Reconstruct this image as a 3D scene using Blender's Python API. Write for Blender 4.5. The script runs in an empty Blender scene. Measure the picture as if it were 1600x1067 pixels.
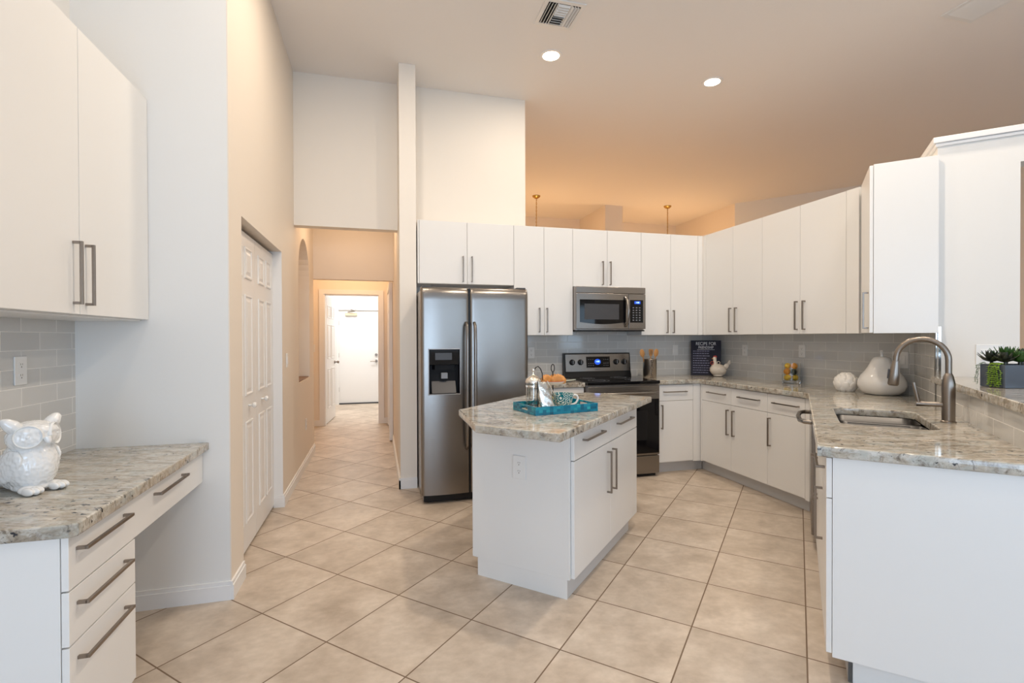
import bpy, bmesh, math, random
from mathutils import Vector, Matrix
random.seed(7)
PI = math.pi
R = math.radians
scene = bpy.context.scene
COL = scene.collection
RT = math.sqrt(.5)

# ------------------------------------------------------------------ camera
CAMZ = 1.342
cam_d = bpy.data.cameras.new('camera'); cam = bpy.data.objects.new('camera', cam_d); COL.objects.link(cam)
yaw, pitch, roll = 0.26362, -0.00754, -0.00318
fwd = Vector((math.sin(yaw) * math.cos(pitch), math.cos(yaw) * math.cos(pitch), math.sin(pitch)))
rgt = Vector((math.cos(yaw), -math.sin(yaw), 0)); upv = rgt.cross(fwd)
r2 = rgt * math.cos(roll) + upv * math.sin(roll); u2 = -rgt * math.sin(roll) + upv * math.cos(roll)
cam.matrix_world = Matrix(((r2.x, u2.x, -fwd.x, 0), (r2.y, u2.y, -fwd.y, 0), (r2.z, u2.z, -fwd.z, CAMZ), (0, 0, 0, 1)))
cam_d.sensor_width = 36; cam_d.lens = 777.65 / 1600 * 36; cam_d.clip_start = .05; cam_d.clip_end = 100
scene.camera = cam
# ------------------------------------------------------------------ world, exposure
scene.view_settings.view_transform = 'Standard'; scene.view_settings.look = 'None'
scene.view_settings.exposure = 0.40; scene.view_settings.gamma = 1.0; scene.view_settings.use_curve_mapping = False
world = bpy.data.worlds.new('world'); scene.world = world; world.use_nodes = True
wn = world.node_tree.nodes; wl = world.node_tree.links
bg = wn['Background']; bg.inputs[0].default_value = (.62, .8, 1, 1); bg.inputs[1].default_value = 1.6
# ------------------------------------------------------------------ daylight through the rear windows, added fill areas, room lamps
def area(name, loc, rot, sx, sy, power, color):
    l = bpy.data.lights.new(name, 'AREA'); l.shape = 'RECTANGLE'; l.size = sx; l.size_y = sy; l.energy = power; l.color = color
    o = bpy.data.objects.new(name, l); COL.objects.link(o); o.location = loc; o.rotation_euler = rot; return o
def point(name, loc, power, color, size=.1):
    l = bpy.data.lights.new(name, 'POINT'); l.energy = power; l.color = color; l.shadow_soft_size = size
    o = bpy.data.objects.new(name, l); COL.objects.link(o); o.location = loc; return o
DAY = (.58, .76, 1.0); WARM = (1.0, .72, .46)
area('rear_left_fill', (-.35, -3.27, 1.28), (R(90), 0, 0), 1.7, 2.3, 44, (.53, .73, 1.0))  # added cool fill behind the camera, kept clear of the refrigerator's reflection
area('window_daylight', (2.55, -3.27, 1.8), (R(90), 0, 0), 3.1, 1.5, 17, (.54, .75, 1))
area('small_window_daylight', (5.35, -3.27, 1.6), (R(90), 0, 0), .8, 1.2, 6, (.55, .78, 1))
area('left_wall_fill', (-1.39, -1.6, 1.4), (R(90), 0, R(-90)), 1.8, 1.8, 8, DAY)  # added fill area in front of the solid left wall, out of view
area('right_wall_fill', (8.5, -1.5, 1.2), (R(90), 0, R(90)), 2.6, 2.0, 26, (.86, .93, 1))  # added fill from the unseen right side, brightens the island's right face
point('hall_ceiling_lamp', (-.27, 5.55, 2.5), 5.0, (1, .74, .50), .12)
point('lobby_ceiling_lamp', (-.4, 7.3, 2.5), 15, (1, .66, .38), .12)
area('laundry_ceiling_lamp', (-.3, 9.5, 2.55), (0, 0, 0), 1.2, .6, 38, (1, .97, .92))
point('dining_lamp_glow', (2.65, 8.17, 2.1), 40, (1, .62, .30), .15)
point('dining_lamp_glow', (5.2, 8.2, 2.1), 40, (1, .62, .30), .15)
CANS = [(1.46, 4.084), (3.10, 4.109), (-.30, 2.15), (1.46, 2.0), (3.1, 1.9), (1.46, .1), (-.3, .1), (3.1, .1), (.02, 3.2)]
CANW = 19

# ------------------------------------------------------------------ materials
MATS = {}
def mat(name, color=(.8, .8, .8), rough=.5, metal=0, bump=0, bscale=60, bstretch=(1, 1, 1), var=0, vscale=5, **kw):
    m = bpy.data.materials.new(name); m.use_nodes = True; nt = m.node_tree; n = nt.nodes; l = nt.links
    p = n['Principled BSDF']; c = tuple(color) + (1,)
    p.inputs['Base Color'].default_value = c; p.inputs['Roughness'].default_value = rough; p.inputs['Metallic'].default_value = metal
    for k, v in kw.items(): p.inputs[k].default_value = v
    tc = n.new('ShaderNodeTexCoord')
    if var:
        no = n.new('ShaderNodeTexNoise'); no.inputs['Scale'].default_value = vscale; l.new(tc.outputs['Object'], no.inputs['Vector'])
        mx = n.new('ShaderNodeMixRGB'); mx.inputs[1].default_value = tuple(x * (1 - var) for x in color) + (1,); mx.inputs[2].default_value = tuple(min(1, x * (1 + var)) for x in color) + (1,)
        l.new(no.outputs[0], mx.inputs[0]); l.new(mx.outputs[0], p.inputs['Base Color'])
    if bump:
        mp = n.new('ShaderNodeMapping'); mp.inputs['Scale'].default_value = bstretch; l.new(tc.outputs['Object'], mp.inputs[0])
        no = n.new('ShaderNodeTexNoise'); no.inputs['Scale'].default_value = bscale; no.inputs['Detail'].default_value = 4; l.new(mp.outputs[0], no.inputs['Vector'])
        b = n.new('ShaderNodeBump'); b.inputs['Strength'].default_value = bump; b.inputs['Distance'].default_value = .004
        l.new(no.outputs[0], b.inputs['Height']); l.new(b.outputs[0], p.inputs['Normal'])
    MATS[name] = m; return m
def emis(name, color, strength):
    m = mat(name, (0, 0, 0), .5); p = m.node_tree.nodes['Principled BSDF']
    p.inputs['Emission Color'].default_value = tuple(color) + (1,); p.inputs['Emission Strength'].default_value = strength; return m
wall_m = mat('painted_plaster', (.80, .78, .745), .65, bump=.05, bscale=90)
creamwall_m = mat('cream_painted_plaster', (.83, .775, .70), .65, bump=.05, bscale=90)
hallwall_m = mat('peach_painted_plaster', (.82, .735, .64), .65, bump=.05, bscale=90)
ceil_m = mat('textured_ceiling_paint', (.85, .81, .775), .8, bump=.25, bscale=45)
trim_m = mat('white_gloss_trim', (.82, .81, .80), .35, bump=.01, bscale=30)
cab_m = mat('white_slab_laminate', (.80, .79, .77), .30, bump=.01, bscale=20)
cabin_m = mat('cabinet_carcass_board', (.70, .68, .64), .5, bump=.02)
toe_m = mat('grey_toe_board', (.60, .59, .58), .45, bump=.02)
nick_m = mat('brushed_nickel', (.29, .25, .215), .30, 1, bump=.06, bscale=200, bstretch=(1, 1, 8))
steel_m = mat('brushed_stainless', (.27, .25, .23), .26, 1, bump=.05, bscale=160, bstretch=(.04, .04, 8))
steelv_m = mat('brushed_stainless_dark', (.36, .33, .31), .3, 1, bump=.05, bscale=160, bstretch=(8, 8, .04))
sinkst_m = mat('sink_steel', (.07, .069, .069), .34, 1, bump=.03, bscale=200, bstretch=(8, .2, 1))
black_m = mat('black_enamel', (.008, .008, .009), .3, bump=.01, **{'Specular IOR Level': .3})
glass_b = mat('black_ceramic_glass', (.004, .004, .005), .05, bump=.002, **{'Specular IOR Level': .28})
dgrey_m = mat('dark_grey_plastic', (.05, .05, .055), .4, bump=.02)
dispin_m = mat('matte_black_plastic', (.006, .006, .007), .55, bump=.01, **{'Specular IOR Level': .2})
mgrey_m = mat('mid_grey_plastic', (.22, .23, .25), .35, bump=.02)
plate_m = mat('white_switch_plastic', (.80, .79, .77), .35, bump=.01)
slot_m = mat('outlet_slot_shadow_plastic', (.10, .085, .07), .5, bump=.01)
almond_m = mat('almond_outlet_insert', (.66, .58, .42), .4, bump=.01)
ceramic_m = mat('white_glazed_ceramic', (.80, .80, .79), .12, bump=.03, bscale=25, **{'Coat Weight': .5})
ceramicg_m = mat('pale_grey_glazed_ceramic', (.76, .74, .71), .08, bump=.01, bscale=8, **{'Coat Weight': .4})
cream_m = mat('cream_stoneware', (.68, .60, .50), .35, bump=.15, bscale=70, var=.08, vscale=20)
red_m = mat('red_paint', (.40, .04, .03), .4, bump=.02)
wood_m = mat('beech_wood', (.45, .22, .07), .5, bump=.1, bscale=60, bstretch=(1, 1, .15), var=.25, vscale=30)
crust_m = mat('baked_croissant_crust', (.52, .22, .05), .5, bump=.4, bscale=60, var=.35, vscale=25)
lemon_m = mat('lemon_skin', (.85, .55, .03), .4, bump=.25, bscale=150, var=.1)
orange_m = mat('orange_skin', (.85, .33, .02), .4, bump=.25, bscale=150, var=.1)
lime_m = mat('dark_green_skin', (.015, .035, .012), .45, bump=.25, bscale=120, var=.2)
iron_m = mat('black_wrought_iron', (.02, .018, .016), .45, .3, bump=.1)
brass_m = mat('polished_brass', (.55, .35, .10), .25, 1, bump=.02)
platecr_m = mat('cream_plate_glaze', (.72, .66, .58), .2, bump=.02)
leaf_m = mat('succulent_leaf', (.045, .11, .022), .4, bump=.05, var=.4, vscale=30)
leafd_m = mat('dark_succulent_leaf', (.03, .035, .022), .4, bump=.05, var=.5, vscale=30)
leafl_m = mat('bright_trailing_leaf', (.22, .36, .03), .45, bump=.05, var=.3, vscale=60)
soil_m = mat('dark_soil', (.03, .02, .012), .9, bump=.6, bscale=120)
pot_m = mat('slate_blue_planter', (.09, .105, .13), .2, bump=.03, bscale=30)
navy_m = mat('navy_sign_board', (.010, .010, .026), .7, bump=.05, bscale=80)
white_t = mat('white_lettering', (.75, .75, .78), .5, bump=.01)
grey_t = mat('lavender_grey_lettering', (.22, .22, .33), .6, bump=.01)
dark_t = mat('dark_lettering', (.04, .035, .03), .5, bump=.01)
teal_in = mat('cream_tray_lining', (.72, .64, .52), .35, bump=.03)
foil_m = mat('crumpled_silver_foil', (.75, .72, .66), .22, 1, bump=.8, bscale=28)
chrome_m = mat('polished_chrome', (.80, .76, .70), .1, 1, bump=.01)
crock_m = mat('embossed_tin', (.38, .34, .30), .28, 1, bump=.25, bscale=30)
niche_m = mat('brown_niche_sill', (.22, .12, .07), .5, bump=.05)
sage_m = mat('pale_sage_glaze', (.55, .60, .52), .25, bump=.02)
lampglow = emis('lamp_diffuser_glow', (1, .86, .66), 14)
blue_led = emis('blue_display_glow', (.01, .10, .8), .8)
blue_dig = emis('display_digit_glow', (.45, .75, 1), 2.2)
bulb_m = emis('candle_bulb_glow', (1, .6, .3), 6)
def glass_mat():
    m = mat('clear_glass', (.97, .98, .97), .02); p = m.node_tree.nodes['Principled BSDF']; p.inputs['Transmission Weight'].default_value = 1; p.inputs['IOR'].default_value = 1.45
    no = m.node_tree.nodes.new('ShaderNodeTexNoise'); b = m.node_tree.nodes.new('ShaderNodeBump'); b.inputs['Strength'].default_value = .01
    m.node_tree.links.new(no.outputs[0], b.inputs['Height']); m.node_tree.links.new(b.outputs[0], p.inputs['Normal']); return m
glass_m = glass_mat()

def math_n(nt, op, a, b=None, c=None):
    n = nt.nodes.new('ShaderNodeMath'); n.operation = op
    for i, v in enumerate((a, b, c)):
        if v is None: continue
        if isinstance(v, (int, float)): n.inputs[i].default_value = v
        else: nt.links.new(v, n.inputs[i])
    return n.outputs[0]
def ramp(nt, fac, stops):
    r = nt.nodes.new('ShaderNodeValToRGB'); nt.links.new(fac, r.inputs[0]); e = r.color_ramp.elements
    while len(e) < len(stops): e.new(.5)
    for i, (p, c) in enumerate(stops): e[i].position = p; e[i].color = tuple(c) + (1,)
    return r.outputs[0]
def floor_mat():
    m = mat('beige_floor_tile', (.6, .5, .4), .3); nt = m.node_tree; n = nt.nodes; l = nt.links; p = n['Principled BSDF']
    g = n.new('ShaderNodeNewGeometry'); sp = n.new('ShaderNodeSeparateXYZ'); l.new(g.outputs['Position'], sp.inputs[0])
    s = math_n(nt, 'MULTIPLY', math_n(nt, 'ADD', sp.outputs[0], sp.outputs[1]), RT)
    t = math_n(nt, 'MULTIPLY', math_n(nt, 'SUBTRACT', sp.outputs[1], sp.outputs[0]), RT)
    T = .46027
    u = math_n(nt, 'DIVIDE', math_n(nt, 'SUBTRACT', s, 1.9476 - 40 * T), T)
    v = math_n(nt, 'DIVIDE', math_n(nt, 'SUBTRACT', t, .8868 - 40 * T), T)
    fu = math_n(nt, 'FRACT', u); fv = math_n(nt, 'FRACT', v)
    du = math_n(nt, 'MINIMUM', fu, math_n(nt, 'SUBTRACT', 1, fu)); dv = math_n(nt, 'MINIMUM', fv, math_n(nt, 'SUBTRACT', 1, fv))
    d = math_n(nt, 'MINIMUM', du, dv)
    grout = math_n(nt, 'LESS_THAN', d, .0066)
    cid = n.new('ShaderNodeCombineXYZ'); l.new(math_n(nt, 'FLOOR', u), cid.inputs[0]); l.new(math_n(nt, 'FLOOR', v), cid.inputs[1])
    wnz = n.new('ShaderNodeTexWhiteNoise'); wnz.noise_dimensions = '3D'; l.new(cid.outputs[0], wnz.inputs['Vector'])
    off = n.new('ShaderNodeVectorMath'); off.operation = 'MULTIPLY_ADD'; l.new(wnz.outputs['Color'], off.inputs[0]); off.inputs[1].default_value = (9, 9, 9); l.new(g.outputs['Position'], off.inputs[2])
    no = n.new('ShaderNodeTexNoise'); no.inputs['Scale'].default_value = 4.5; no.inputs['Detail'].default_value = 7; no.inputs['Roughness'].default_value = .62; l.new(off.outputs[0], no.inputs['Vector'])
    mpf = n.new('ShaderNodeMapping'); mpf.inputs['Rotation'].default_value = (0, 0, R(45)); mpf.inputs['Scale'].default_value = (1, 1.5, 1); l.new(off.outputs[0], mpf.inputs[0])
    no2 = n.new('ShaderNodeTexNoise'); no2.inputs['Scale'].default_value = 22; no2.inputs['Detail'].default_value = 6; l.new(mpf.outputs[0], no2.inputs['Vector'])
    base = ramp(nt, no.outputs[0], [(.3, (.42, .345, .275)), (.5, (.54, .455, .375)), (.68, (.64, .555, .47))])
    fine = ramp(nt, no2.outputs[0], [(.35, (.91, .90, .88)), (.65, (1.04, 1.035, 1.03))])
    mx = n.new('ShaderNodeMixRGB'); mx.blend_type = 'MULTIPLY'; mx.inputs[0].default_value = .8; l.new(base, mx.inputs[1]); l.new(fine, mx.inputs[2])
    tv = n.new('ShaderNodeMixRGB'); tv.blend_type = 'MULTIPLY'; tv.inputs[0].default_value = 1; l.new(mx.outputs[0], tv.inputs[1])
    tone = math_n(nt, 'MULTIPLY_ADD', wnz.outputs['Value'], .10, .93); cc = n.new('ShaderNodeCombineXYZ')
    for i in range(3): l.new(tone, cc.inputs[i])
    l.new(cc.outputs[0], tv.inputs[2])
    fin = n.new('ShaderNodeMixRGB'); l.new(grout, fin.inputs[0]); l.new(tv.outputs[0], fin.inputs[1]); fin.inputs[2].default_value = (.17, .115, .075, 1)
    l.new(fin.outputs[0], p.inputs['Base Color'])
    l.new(math_n(nt, 'MULTIPLY_ADD', grout, .4, math_n(nt, 'MULTIPLY_ADD', no2.outputs[0], .25, .34)), p.inputs['Roughness'])
    b = n.new('ShaderNodeBump'); b.inputs['Strength'].default_value = .25; b.inputs['Distance'].default_value = .003
    h = math_n(nt, 'MULTIPLY_ADD', grout, -1.0, math_n(nt, 'MULTIPLY', no2.outputs[0], .25)); l.new(h, b.inputs['Height']); l.new(b.outputs[0], p.inputs['Normal'])
    return m
floor_m = floor_mat()
def subway_mat():
    m = mat('grey_glass_subway_tile', (.5, .5, .48), .15); nt = m.node_tree; n = nt.nodes; l = nt.links; p = n['Principled BSDF']
    tc = n.new('ShaderNodeTexCoord'); sp = n.new('ShaderNodeSeparateXYZ'); l.new(tc.outputs['Object'], sp.inputs[0])
    cb = n.new('ShaderNodeCombineXYZ'); l.new(sp.outputs[0], cb.inputs[0]); l.new(sp.outputs[2], cb.inputs[1])
    br = n.new('ShaderNodeTexBrick'); l.new(cb.outputs[0], br.inputs['Vector']); br.offset = .5; br.squash = 1
    br.inputs['Scale'].default_value = 1; br.inputs['Brick Width'].default_value = .232; br.inputs['Row Height'].default_value = .0762
    br.inputs['Mortar Size'].default_value = .0021; br.inputs['Mortar Smooth'].default_value = .1; br.inputs['Bias'].default_value = 0
    br.inputs['Color1'].default_value = (.56, .55, .53, 1); br.inputs['Color2'].default_value = (.63, .62, .595, 1); br.inputs['Mortar'].default_value = (.78, .765, .73, 1)
    l.new(br.outputs['Color'], p.inputs['Base Color'])
    l.new(math_n(nt, 'MULTIPLY_ADD', br.outputs['Fac'], .5, .08), p.inputs['Roughness'])
    b = n.new('ShaderNodeBump'); b.inputs['Strength'].default_value = .4; b.inputs['Distance'].default_value = .002; b.invert = True
    l.new(br.outputs['Fac'], b.inputs['Height']); l.new(b.outputs[0], p.inputs['Normal'])
    return m
subway_m = subway_mat()
def granite_mat(name='speckled_granite', ang=-20, st=4.0):
    m = mat(name, (.6, .55, .5), .07); nt = m.node_tree; n = nt.nodes; l = nt.links; p = n['Principled BSDF']
    g = n.new('ShaderNodeNewGeometry')
    def mapped(sc, rz=ang):
        mp = n.new('ShaderNodeMapping'); mp.vector_type = 'POINT'; mp.inputs['Rotation'].default_value = (0, 0, R(-rz)); l.new(g.outputs['Position'], mp.inputs[0])
        mq = n.new('ShaderNodeMapping'); mq.inputs['Scale'].default_value = sc; l.new(mp.outputs[0], mq.inputs[0]); return mq.outputs[0]
    def noise(vec, s, d=6, r=.6, dist=0):
        no = n.new('ShaderNodeTexNoise'); no.inputs['Scale'].default_value = s; no.inputs['Detail'].default_value = d; no.inputs['Roughness'].default_value = r; no.inputs['Distortion'].default_value = dist; l.new(vec, no.inputs['Vector']); return no.outputs[0]
    def over(base, fac, col, k=1.0):
        x = n.new('ShaderNodeMixRGB'); l.new(math_n(nt, 'MULTIPLY', fac, k), x.inputs[0]); l.new(base, x.inputs[1]); x.inputs[2].default_value = tuple(col) + (1,); return x.outputs[0]
    sv = mapped((1, st, st * .7)); iso = mapped((1, 1.3, 1.3))
    c = ramp(nt, noise(sv, 6, 9, .68, .7), [(.30, (.19, .155, .115)), (.42, (.33, .285, .225)), (.52, (.475, .43, .36)), (.66, (.60, .57, .51))])
    c = over(c, ramp(nt, noise(iso, 9, 4, .6, .6), [(.50, (0, 0, 0)), (.64, (1, 1, 1))]), (.40, .43, .41), .6)
    c = over(c, ramp(nt, noise(mapped((1, 1.2, 1.2), 30), 30, 5, .65), [(.52, (0, 0, 0)), (.60, (1, 1, 1))]), (.70, .70, .68), .3)
    c = over(c, ramp(nt, noise(mapped((1, st * 1.2, 1.6)), 15, 5, .65, .5), [(.56, (0, 0, 0)), (.66, (1, 1, 1))]), (.115, .085, .06), .8)
    c = over(c, ramp(nt, noise(iso, 70, 3, .6), [(.60, (0, 0, 0)), (.66, (1, 1, 1))]), (.13, .12, .12), .35)
    spots = math_n(nt, 'MULTIPLY', ramp(nt, noise(iso, 42, 3, .5), [(.62, (0, 0, 0)), (.66, (1, 1, 1))]), ramp(nt, noise(iso, 7, 2, .5), [(.46, (0, 0, 0)), (.54, (1, 1, 1))]))
    c = over(c, spots, (.02, .022, .03), 1.0)
    l.new(c, p.inputs['Base Color'])
    return m
granite_m = granite_mat()
granite_i = granite_mat('blotchy_granite', -35, 2.2)
def teal_mat():
    m = mat('teal_shell_mosaic', (.0, .25, .32), .25); nt = m.node_tree; n = nt.nodes; l = nt.links; p = n['Principled BSDF']
    tc = n.new('ShaderNodeTexCoord'); mp = n.new('ShaderNodeMapping'); mp.inputs['Scale'].default_value = (45, 45, 70); l.new(tc.outputs['Object'], mp.inputs[0])
    fl = n.new('ShaderNodeVectorMath'); fl.operation = 'FLOOR'; l.new(mp.outputs[0], fl.inputs[0])
    w = n.new('ShaderNodeTexWhiteNoise'); l.new(fl.outputs[0], w.inputs['Vector'])
    l.new(ramp(nt, w.outputs['Value'], [(0, (.0, .09, .16)), (.5, (.0, .17, .28)), (.85, (.01, .26, .36)), (1, (.02, .38, .42))]), p.inputs['Base Color']); return m
teal_m = teal_mat()
def cup_mat():
    m = mat('teal_floral_glaze', (.7, .75, .7), .15); nt = m.node_tree; n = nt.nodes; l = nt.links; p = n['Principled BSDF']
    tc = n.new('ShaderNodeTexCoord'); v = n.new('ShaderNodeTexVoronoi'); v.inputs['Scale'].default_value = 30; l.new(tc.outputs['Object'], v.inputs['Vector'])
    sn = math_n(nt, 'SINE', math_n(nt, 'MULTIPLY', v.outputs['Distance'], 22))
    l.new(ramp(nt, sn, [(.25, (.01, .16, .18)), (.42, (.10, .38, .36)), (.5, (.72, .76, .68)), (.9, (.72, .76, .68))]), p.inputs['Base Color']); return m
cup_m = cup_mat()

# ------------------------------------------------------------------ mesh helpers
class MB:
    def __init__(s): s.bm = bmesh.new()
    def box(s, x0, x1, y0, y1, z0, z1):
        x0, x1 = min(x0, x1), max(x0, x1); y0, y1 = min(y0, y1), max(y0, y1); z0, z1 = min(z0, z1), max(z0, z1)
        v = [s.bm.verts.new(p) for p in ((x0, y0, z0), (x1, y0, z0), (x1, y1, z0), (x0, y1, z0), (x0, y0, z1), (x1, y0, z1), (x1, y1, z1), (x0, y1, z1))]
        for f in ((0, 3, 2, 1), (4, 5, 6, 7), (0, 1, 5, 4), (1, 2, 6, 5), (2, 3, 7, 6), (3, 0, 4, 7)): s.bm.faces.new([v[i] for i in f])
        return s
    def prism(s, pts, z0, z1):
        a = sum(pts[i][0] * pts[(i + 1) % len(pts)][1] - pts[(i + 1) % len(pts)][0] * pts[i][1] for i in range(len(pts)))
        if a < 0: pts = pts[::-1]
        lo = [s.bm.verts.new((x, y, z0)) for x, y in pts]; hi = [s.bm.verts.new((x, y, z1)) for x, y in pts]; n = len(pts)
        s.bm.faces.new(lo[::-1]); s.bm.faces.new(hi)
        for i in range(n): s.bm.faces.new((lo[i], lo[(i + 1) % n], hi[(i + 1) % n], hi[i]))
        return s
    def xprism(s, pts, x0, x1):   # pts are (y, z)
        n0 = len(s.bm.verts); s.prism(pts, x0, x1); s.bm.verts.ensure_lookup_table()
        for v in s.bm.verts[n0:]: v.co = Vector((v.co.z, v.co.x, v.co.y))
        return s
    def yprism(s, pts, y0, y1):   # pts are (x, z)
        n0 = len(s.bm.verts); n1 = len(s.bm.faces); s.prism(pts, -y1, -y0); s.bm.verts.ensure_lookup_table()
        for v in s.bm.verts[n0:]: v.co = Vector((v.co.x, -v.co.z, v.co.y))
        return s
    def lathe(s, prof, seg=32, c=(0, 0, 0), cap=True):
        rings = []
        for r, z in prof:
            if r < 1e-5: rings.append([s.bm.verts.new((c[0], c[1], c[2] + z))])
            else: rings.append([s.bm.verts.new((c[0] + r * math.cos(2 * PI * i / seg), c[1] + r * math.sin(2 * PI * i / seg), c[2] + z)) for i in range(seg)])
        for a, b in zip(rings, rings[1:]):
            for i in range(seg):
                j = (i + 1) % seg
                if len(a) == 1 and len(b) == 1: continue
                if len(a) == 1: s.bm.faces.new((a[0], b[j], b[i]))
                elif len(b) == 1: s.bm.faces.new((a[i], a[j], b[0]))
                else: s.bm.faces.new((a[i], a[j], b[j], b[i]))
        if cap:
            if len(rings[0]) > 1: s.bm.faces.new(rings[0][::-1])
            if len(rings[-1]) > 1: s.bm.faces.new(rings[-1])
        return s
    def tube(s, path, r, seg=12, flat=1.0):
        path = [Vector(p) for p in path]; rs = r if isinstance(r, (list, tuple)) else [r] * len(path); rings = []; nrm = None
        for i, p in enumerate(path):
            t = (path[min(i + 1, len(path) - 1)] - path[max(i - 1, 0)]).normalized()
            if nrm is None: nrm = t.cross(Vector((0, 0, 1))) if abs(t.z) < .9 else t.cross(Vector((1, 0, 0)))
            nrm = (nrm - t * nrm.dot(t)).normalized(); bn = t.cross(nrm)
            rings.append([s.bm.verts.new(p + (nrm * math.cos(2 * PI * k / seg) + bn * math.sin(2 * PI * k / seg) * flat) * rs[i]) for k in range(seg)])
        for a, b in zip(rings, rings[1:]):
            for k in range(seg): s.bm.faces.new((a[k], a[(k + 1) % seg], b[(k + 1) % seg], b[k]))
        s.bm.faces.new(rings[0][::-1]); s.bm.faces.new(rings[-1]); return s
    def ell(s, c, r, rot=None, u=24, v=16):
        M = Matrix.Translation(c) @ (rot.to_4x4() if rot else Matrix()) @ Matrix.Diagonal((r[0], r[1], r[2], 1))
        bmesh.ops.create_uvsphere(s.bm, u_segments=u, v_segments=v, radius=1, matrix=M); return s
    def cyl(s, c, r, h, axis='z', seg=24, r2=None):
        rot = {'z': Matrix(), 'x': Matrix.Rotation(PI / 2, 4, 'Y'), 'y': Matrix.Rotation(PI / 2, 4, 'X')}[axis]
        bmesh.ops.create_cone(s.bm, cap_ends=True, segments=seg, radius1=r, radius2=r if r2 is None else r2, depth=h, matrix=Matrix.Translation(c) @ rot); return s
    def leaf(s, base, d, up, L, W, T=.003, curl=.3):   # a thick pointed leaf
        base = Vector(base); d = Vector(d).normalized(); up = Vector(up); sd = d.cross(up).normalized(); up = sd.cross(d).normalized(); rows = []
        for i in range(6):
            t = i / 5; w = W * math.sin(PI * min(1, (.12 + .88 * t)) ** .8) * .5 + .0004; c = base + d * L * t + up * curl * L * t * t
            th = T * (1 - .7 * t)
            rows.append([s.bm.verts.new(c + sd * w), s.bm.verts.new(c + up * th * -.5 ), s.bm.verts.new(c - sd * w), s.bm.verts.new(c + up * th)])
        for a, b in zip(rows, rows[1:]):
            for k in range(4): s.bm.faces.new((a[k], a[(k + 1) % 4], b[(k + 1) % 4], b[k]))
        s.bm.faces.new(rows[0][::-1]); s.bm.faces.new(rows[-1]); return s
    def build(s, name, m, parent=None, bevel=0, smooth=35, loc=None, rot=None):
        bmesh.ops.recalc_face_normals(s.bm, faces=s.bm.faces[:])
        me = bpy.data.meshes.new(name); s.bm.to_mesh(me); s.bm.free()
        if smooth:
            me.polygons.foreach_set('use_smooth', [True] * len(me.polygons)); me.set_sharp_from_angle(angle=R(smooth))
        me.materials.append(m); o = bpy.data.objects.new(name, me); COL.objects.link(o)
        if parent: o.parent = parent
        if loc: o.location = loc
        if rot: o.rotation_euler = rot
        if bevel:
            b = o.modifiers.new('bevel', 'BEVEL'); b.width = bevel; b.segments = 2; b.limit_method = 'ANGLE'; b.harden_normals = True
        return o
def remesh(o, vox=.004, it=6):
    m = o.modifiers.new('remesh', 'REMESH'); m.mode = 'VOXEL'; m.voxel_size = vox; m.use_smooth_shade = True
    s = o.modifiers.new('smooth', 'SMOOTH'); s.iterations = it; s.factor = .5; return o
def tag(o, label=None, cat=None, group=None, kind=None):
    if label: o['label'] = label
    if cat: o['category'] = cat
    if group: o['group'] = group
    if kind: o['kind'] = kind
    return o
def thing(name, label, cat, loc=(0, 0, 0), rz=0, group=None):
    o = bpy.data.objects.new(name, None); COL.objects.link(o); o.location = loc; o.rotation_euler = (0, 0, rz); o.empty_display_size = .05
    return tag(o, label, cat, group)
def struct(name, mb, m, parent=None, bevel=0):
    o = mb.build(name, m, parent, bevel)
    if not parent: o['kind'] = 'structure'
    return o
def copy_tree(o, parent=None):
    kids = list(o.children); c = o.copy(); COL.objects.link(c)
    if parent: c.parent = parent
    for k in kids: copy_tree(k, c)
    return c
def text(name, body, size, loc, rot, m, parent=None, ext=.0006, align='CENTER', sx=1):
    cu = bpy.data.curves.new(name, 'FONT'); cu.body = body; cu.size = size; cu.extrude = ext; cu.align_x = align; cu.align_y = 'CENTER'
    t = bpy.data.objects.new(name, cu); COL.objects.link(t); bpy.context.view_layer.update()
    me = bpy.data.meshes.new_from_object(t.evaluated_get(bpy.context.evaluated_depsgraph_get())); bpy.data.objects.remove(t)
    me.materials.clear(); me.materials.append(m); o = bpy.data.objects.new(name, me); COL.objects.link(o); o.parent = parent
    o.location = loc; o.rotation_euler = rot; o.scale = (sx, 1, 1); return o
def slab_from_outline(name, outlines, z0, z1, m, parent=None, bevel=.006):
    cu = bpy.data.curves.new(name, 'CURVE'); cu.dimensions = '2D'; cu.fill_mode = 'BOTH'; cu.extrude = (z1 - z0) / 2 - bevel; cu.bevel_depth = bevel; cu.bevel_resolution = 2; cu.offset = -bevel
    for pts in outlines:
        sp = cu.splines.new('POLY'); sp.points.add(len(pts) - 1); sp.use_cyclic_u = True
        for i, p in enumerate(pts): sp.points[i].co = (p[0], p[1], 0, 1)
    t = bpy.data.objects.new(name, cu); COL.objects.link(t); bpy.context.view_layer.update()
    me = bpy.data.meshes.new_from_object(t.evaluated_get(bpy.context.evaluated_depsgraph_get())); bpy.data.objects.remove(t)
    for v in me.vertices: v.co.z += (z0 + z1) / 2
    me.polygons.foreach_set('use_smooth', [True] * len(me.polygons)); me.set_sharp_from_angle(angle=R(40))
    me.materials.clear(); me.materials.append(m); o = bpy.data.objects.new(name, me); COL.objects.link(o)
    if parent: o.parent = parent
    return o
def ST(s, t, z=None):
    p = ((s - t) * RT, (s + t) * RT)
    return p if z is None else (p[0], p[1], z)
def rrect(x0, x1, y0, y1, r, n=5):
    out = []
    for cx, cy, a in ((x1 - r, y1 - r, 0), (x0 + r, y1 - r, 90), (x0 + r, y0 + r, 180), (x1 - r, y0 + r, 270)):
        for i in range(n + 1):
            q = R(a + 90 * i / n); out.append((cx + r * math.cos(q), cy + r * math.sin(q)))
    return out

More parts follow.
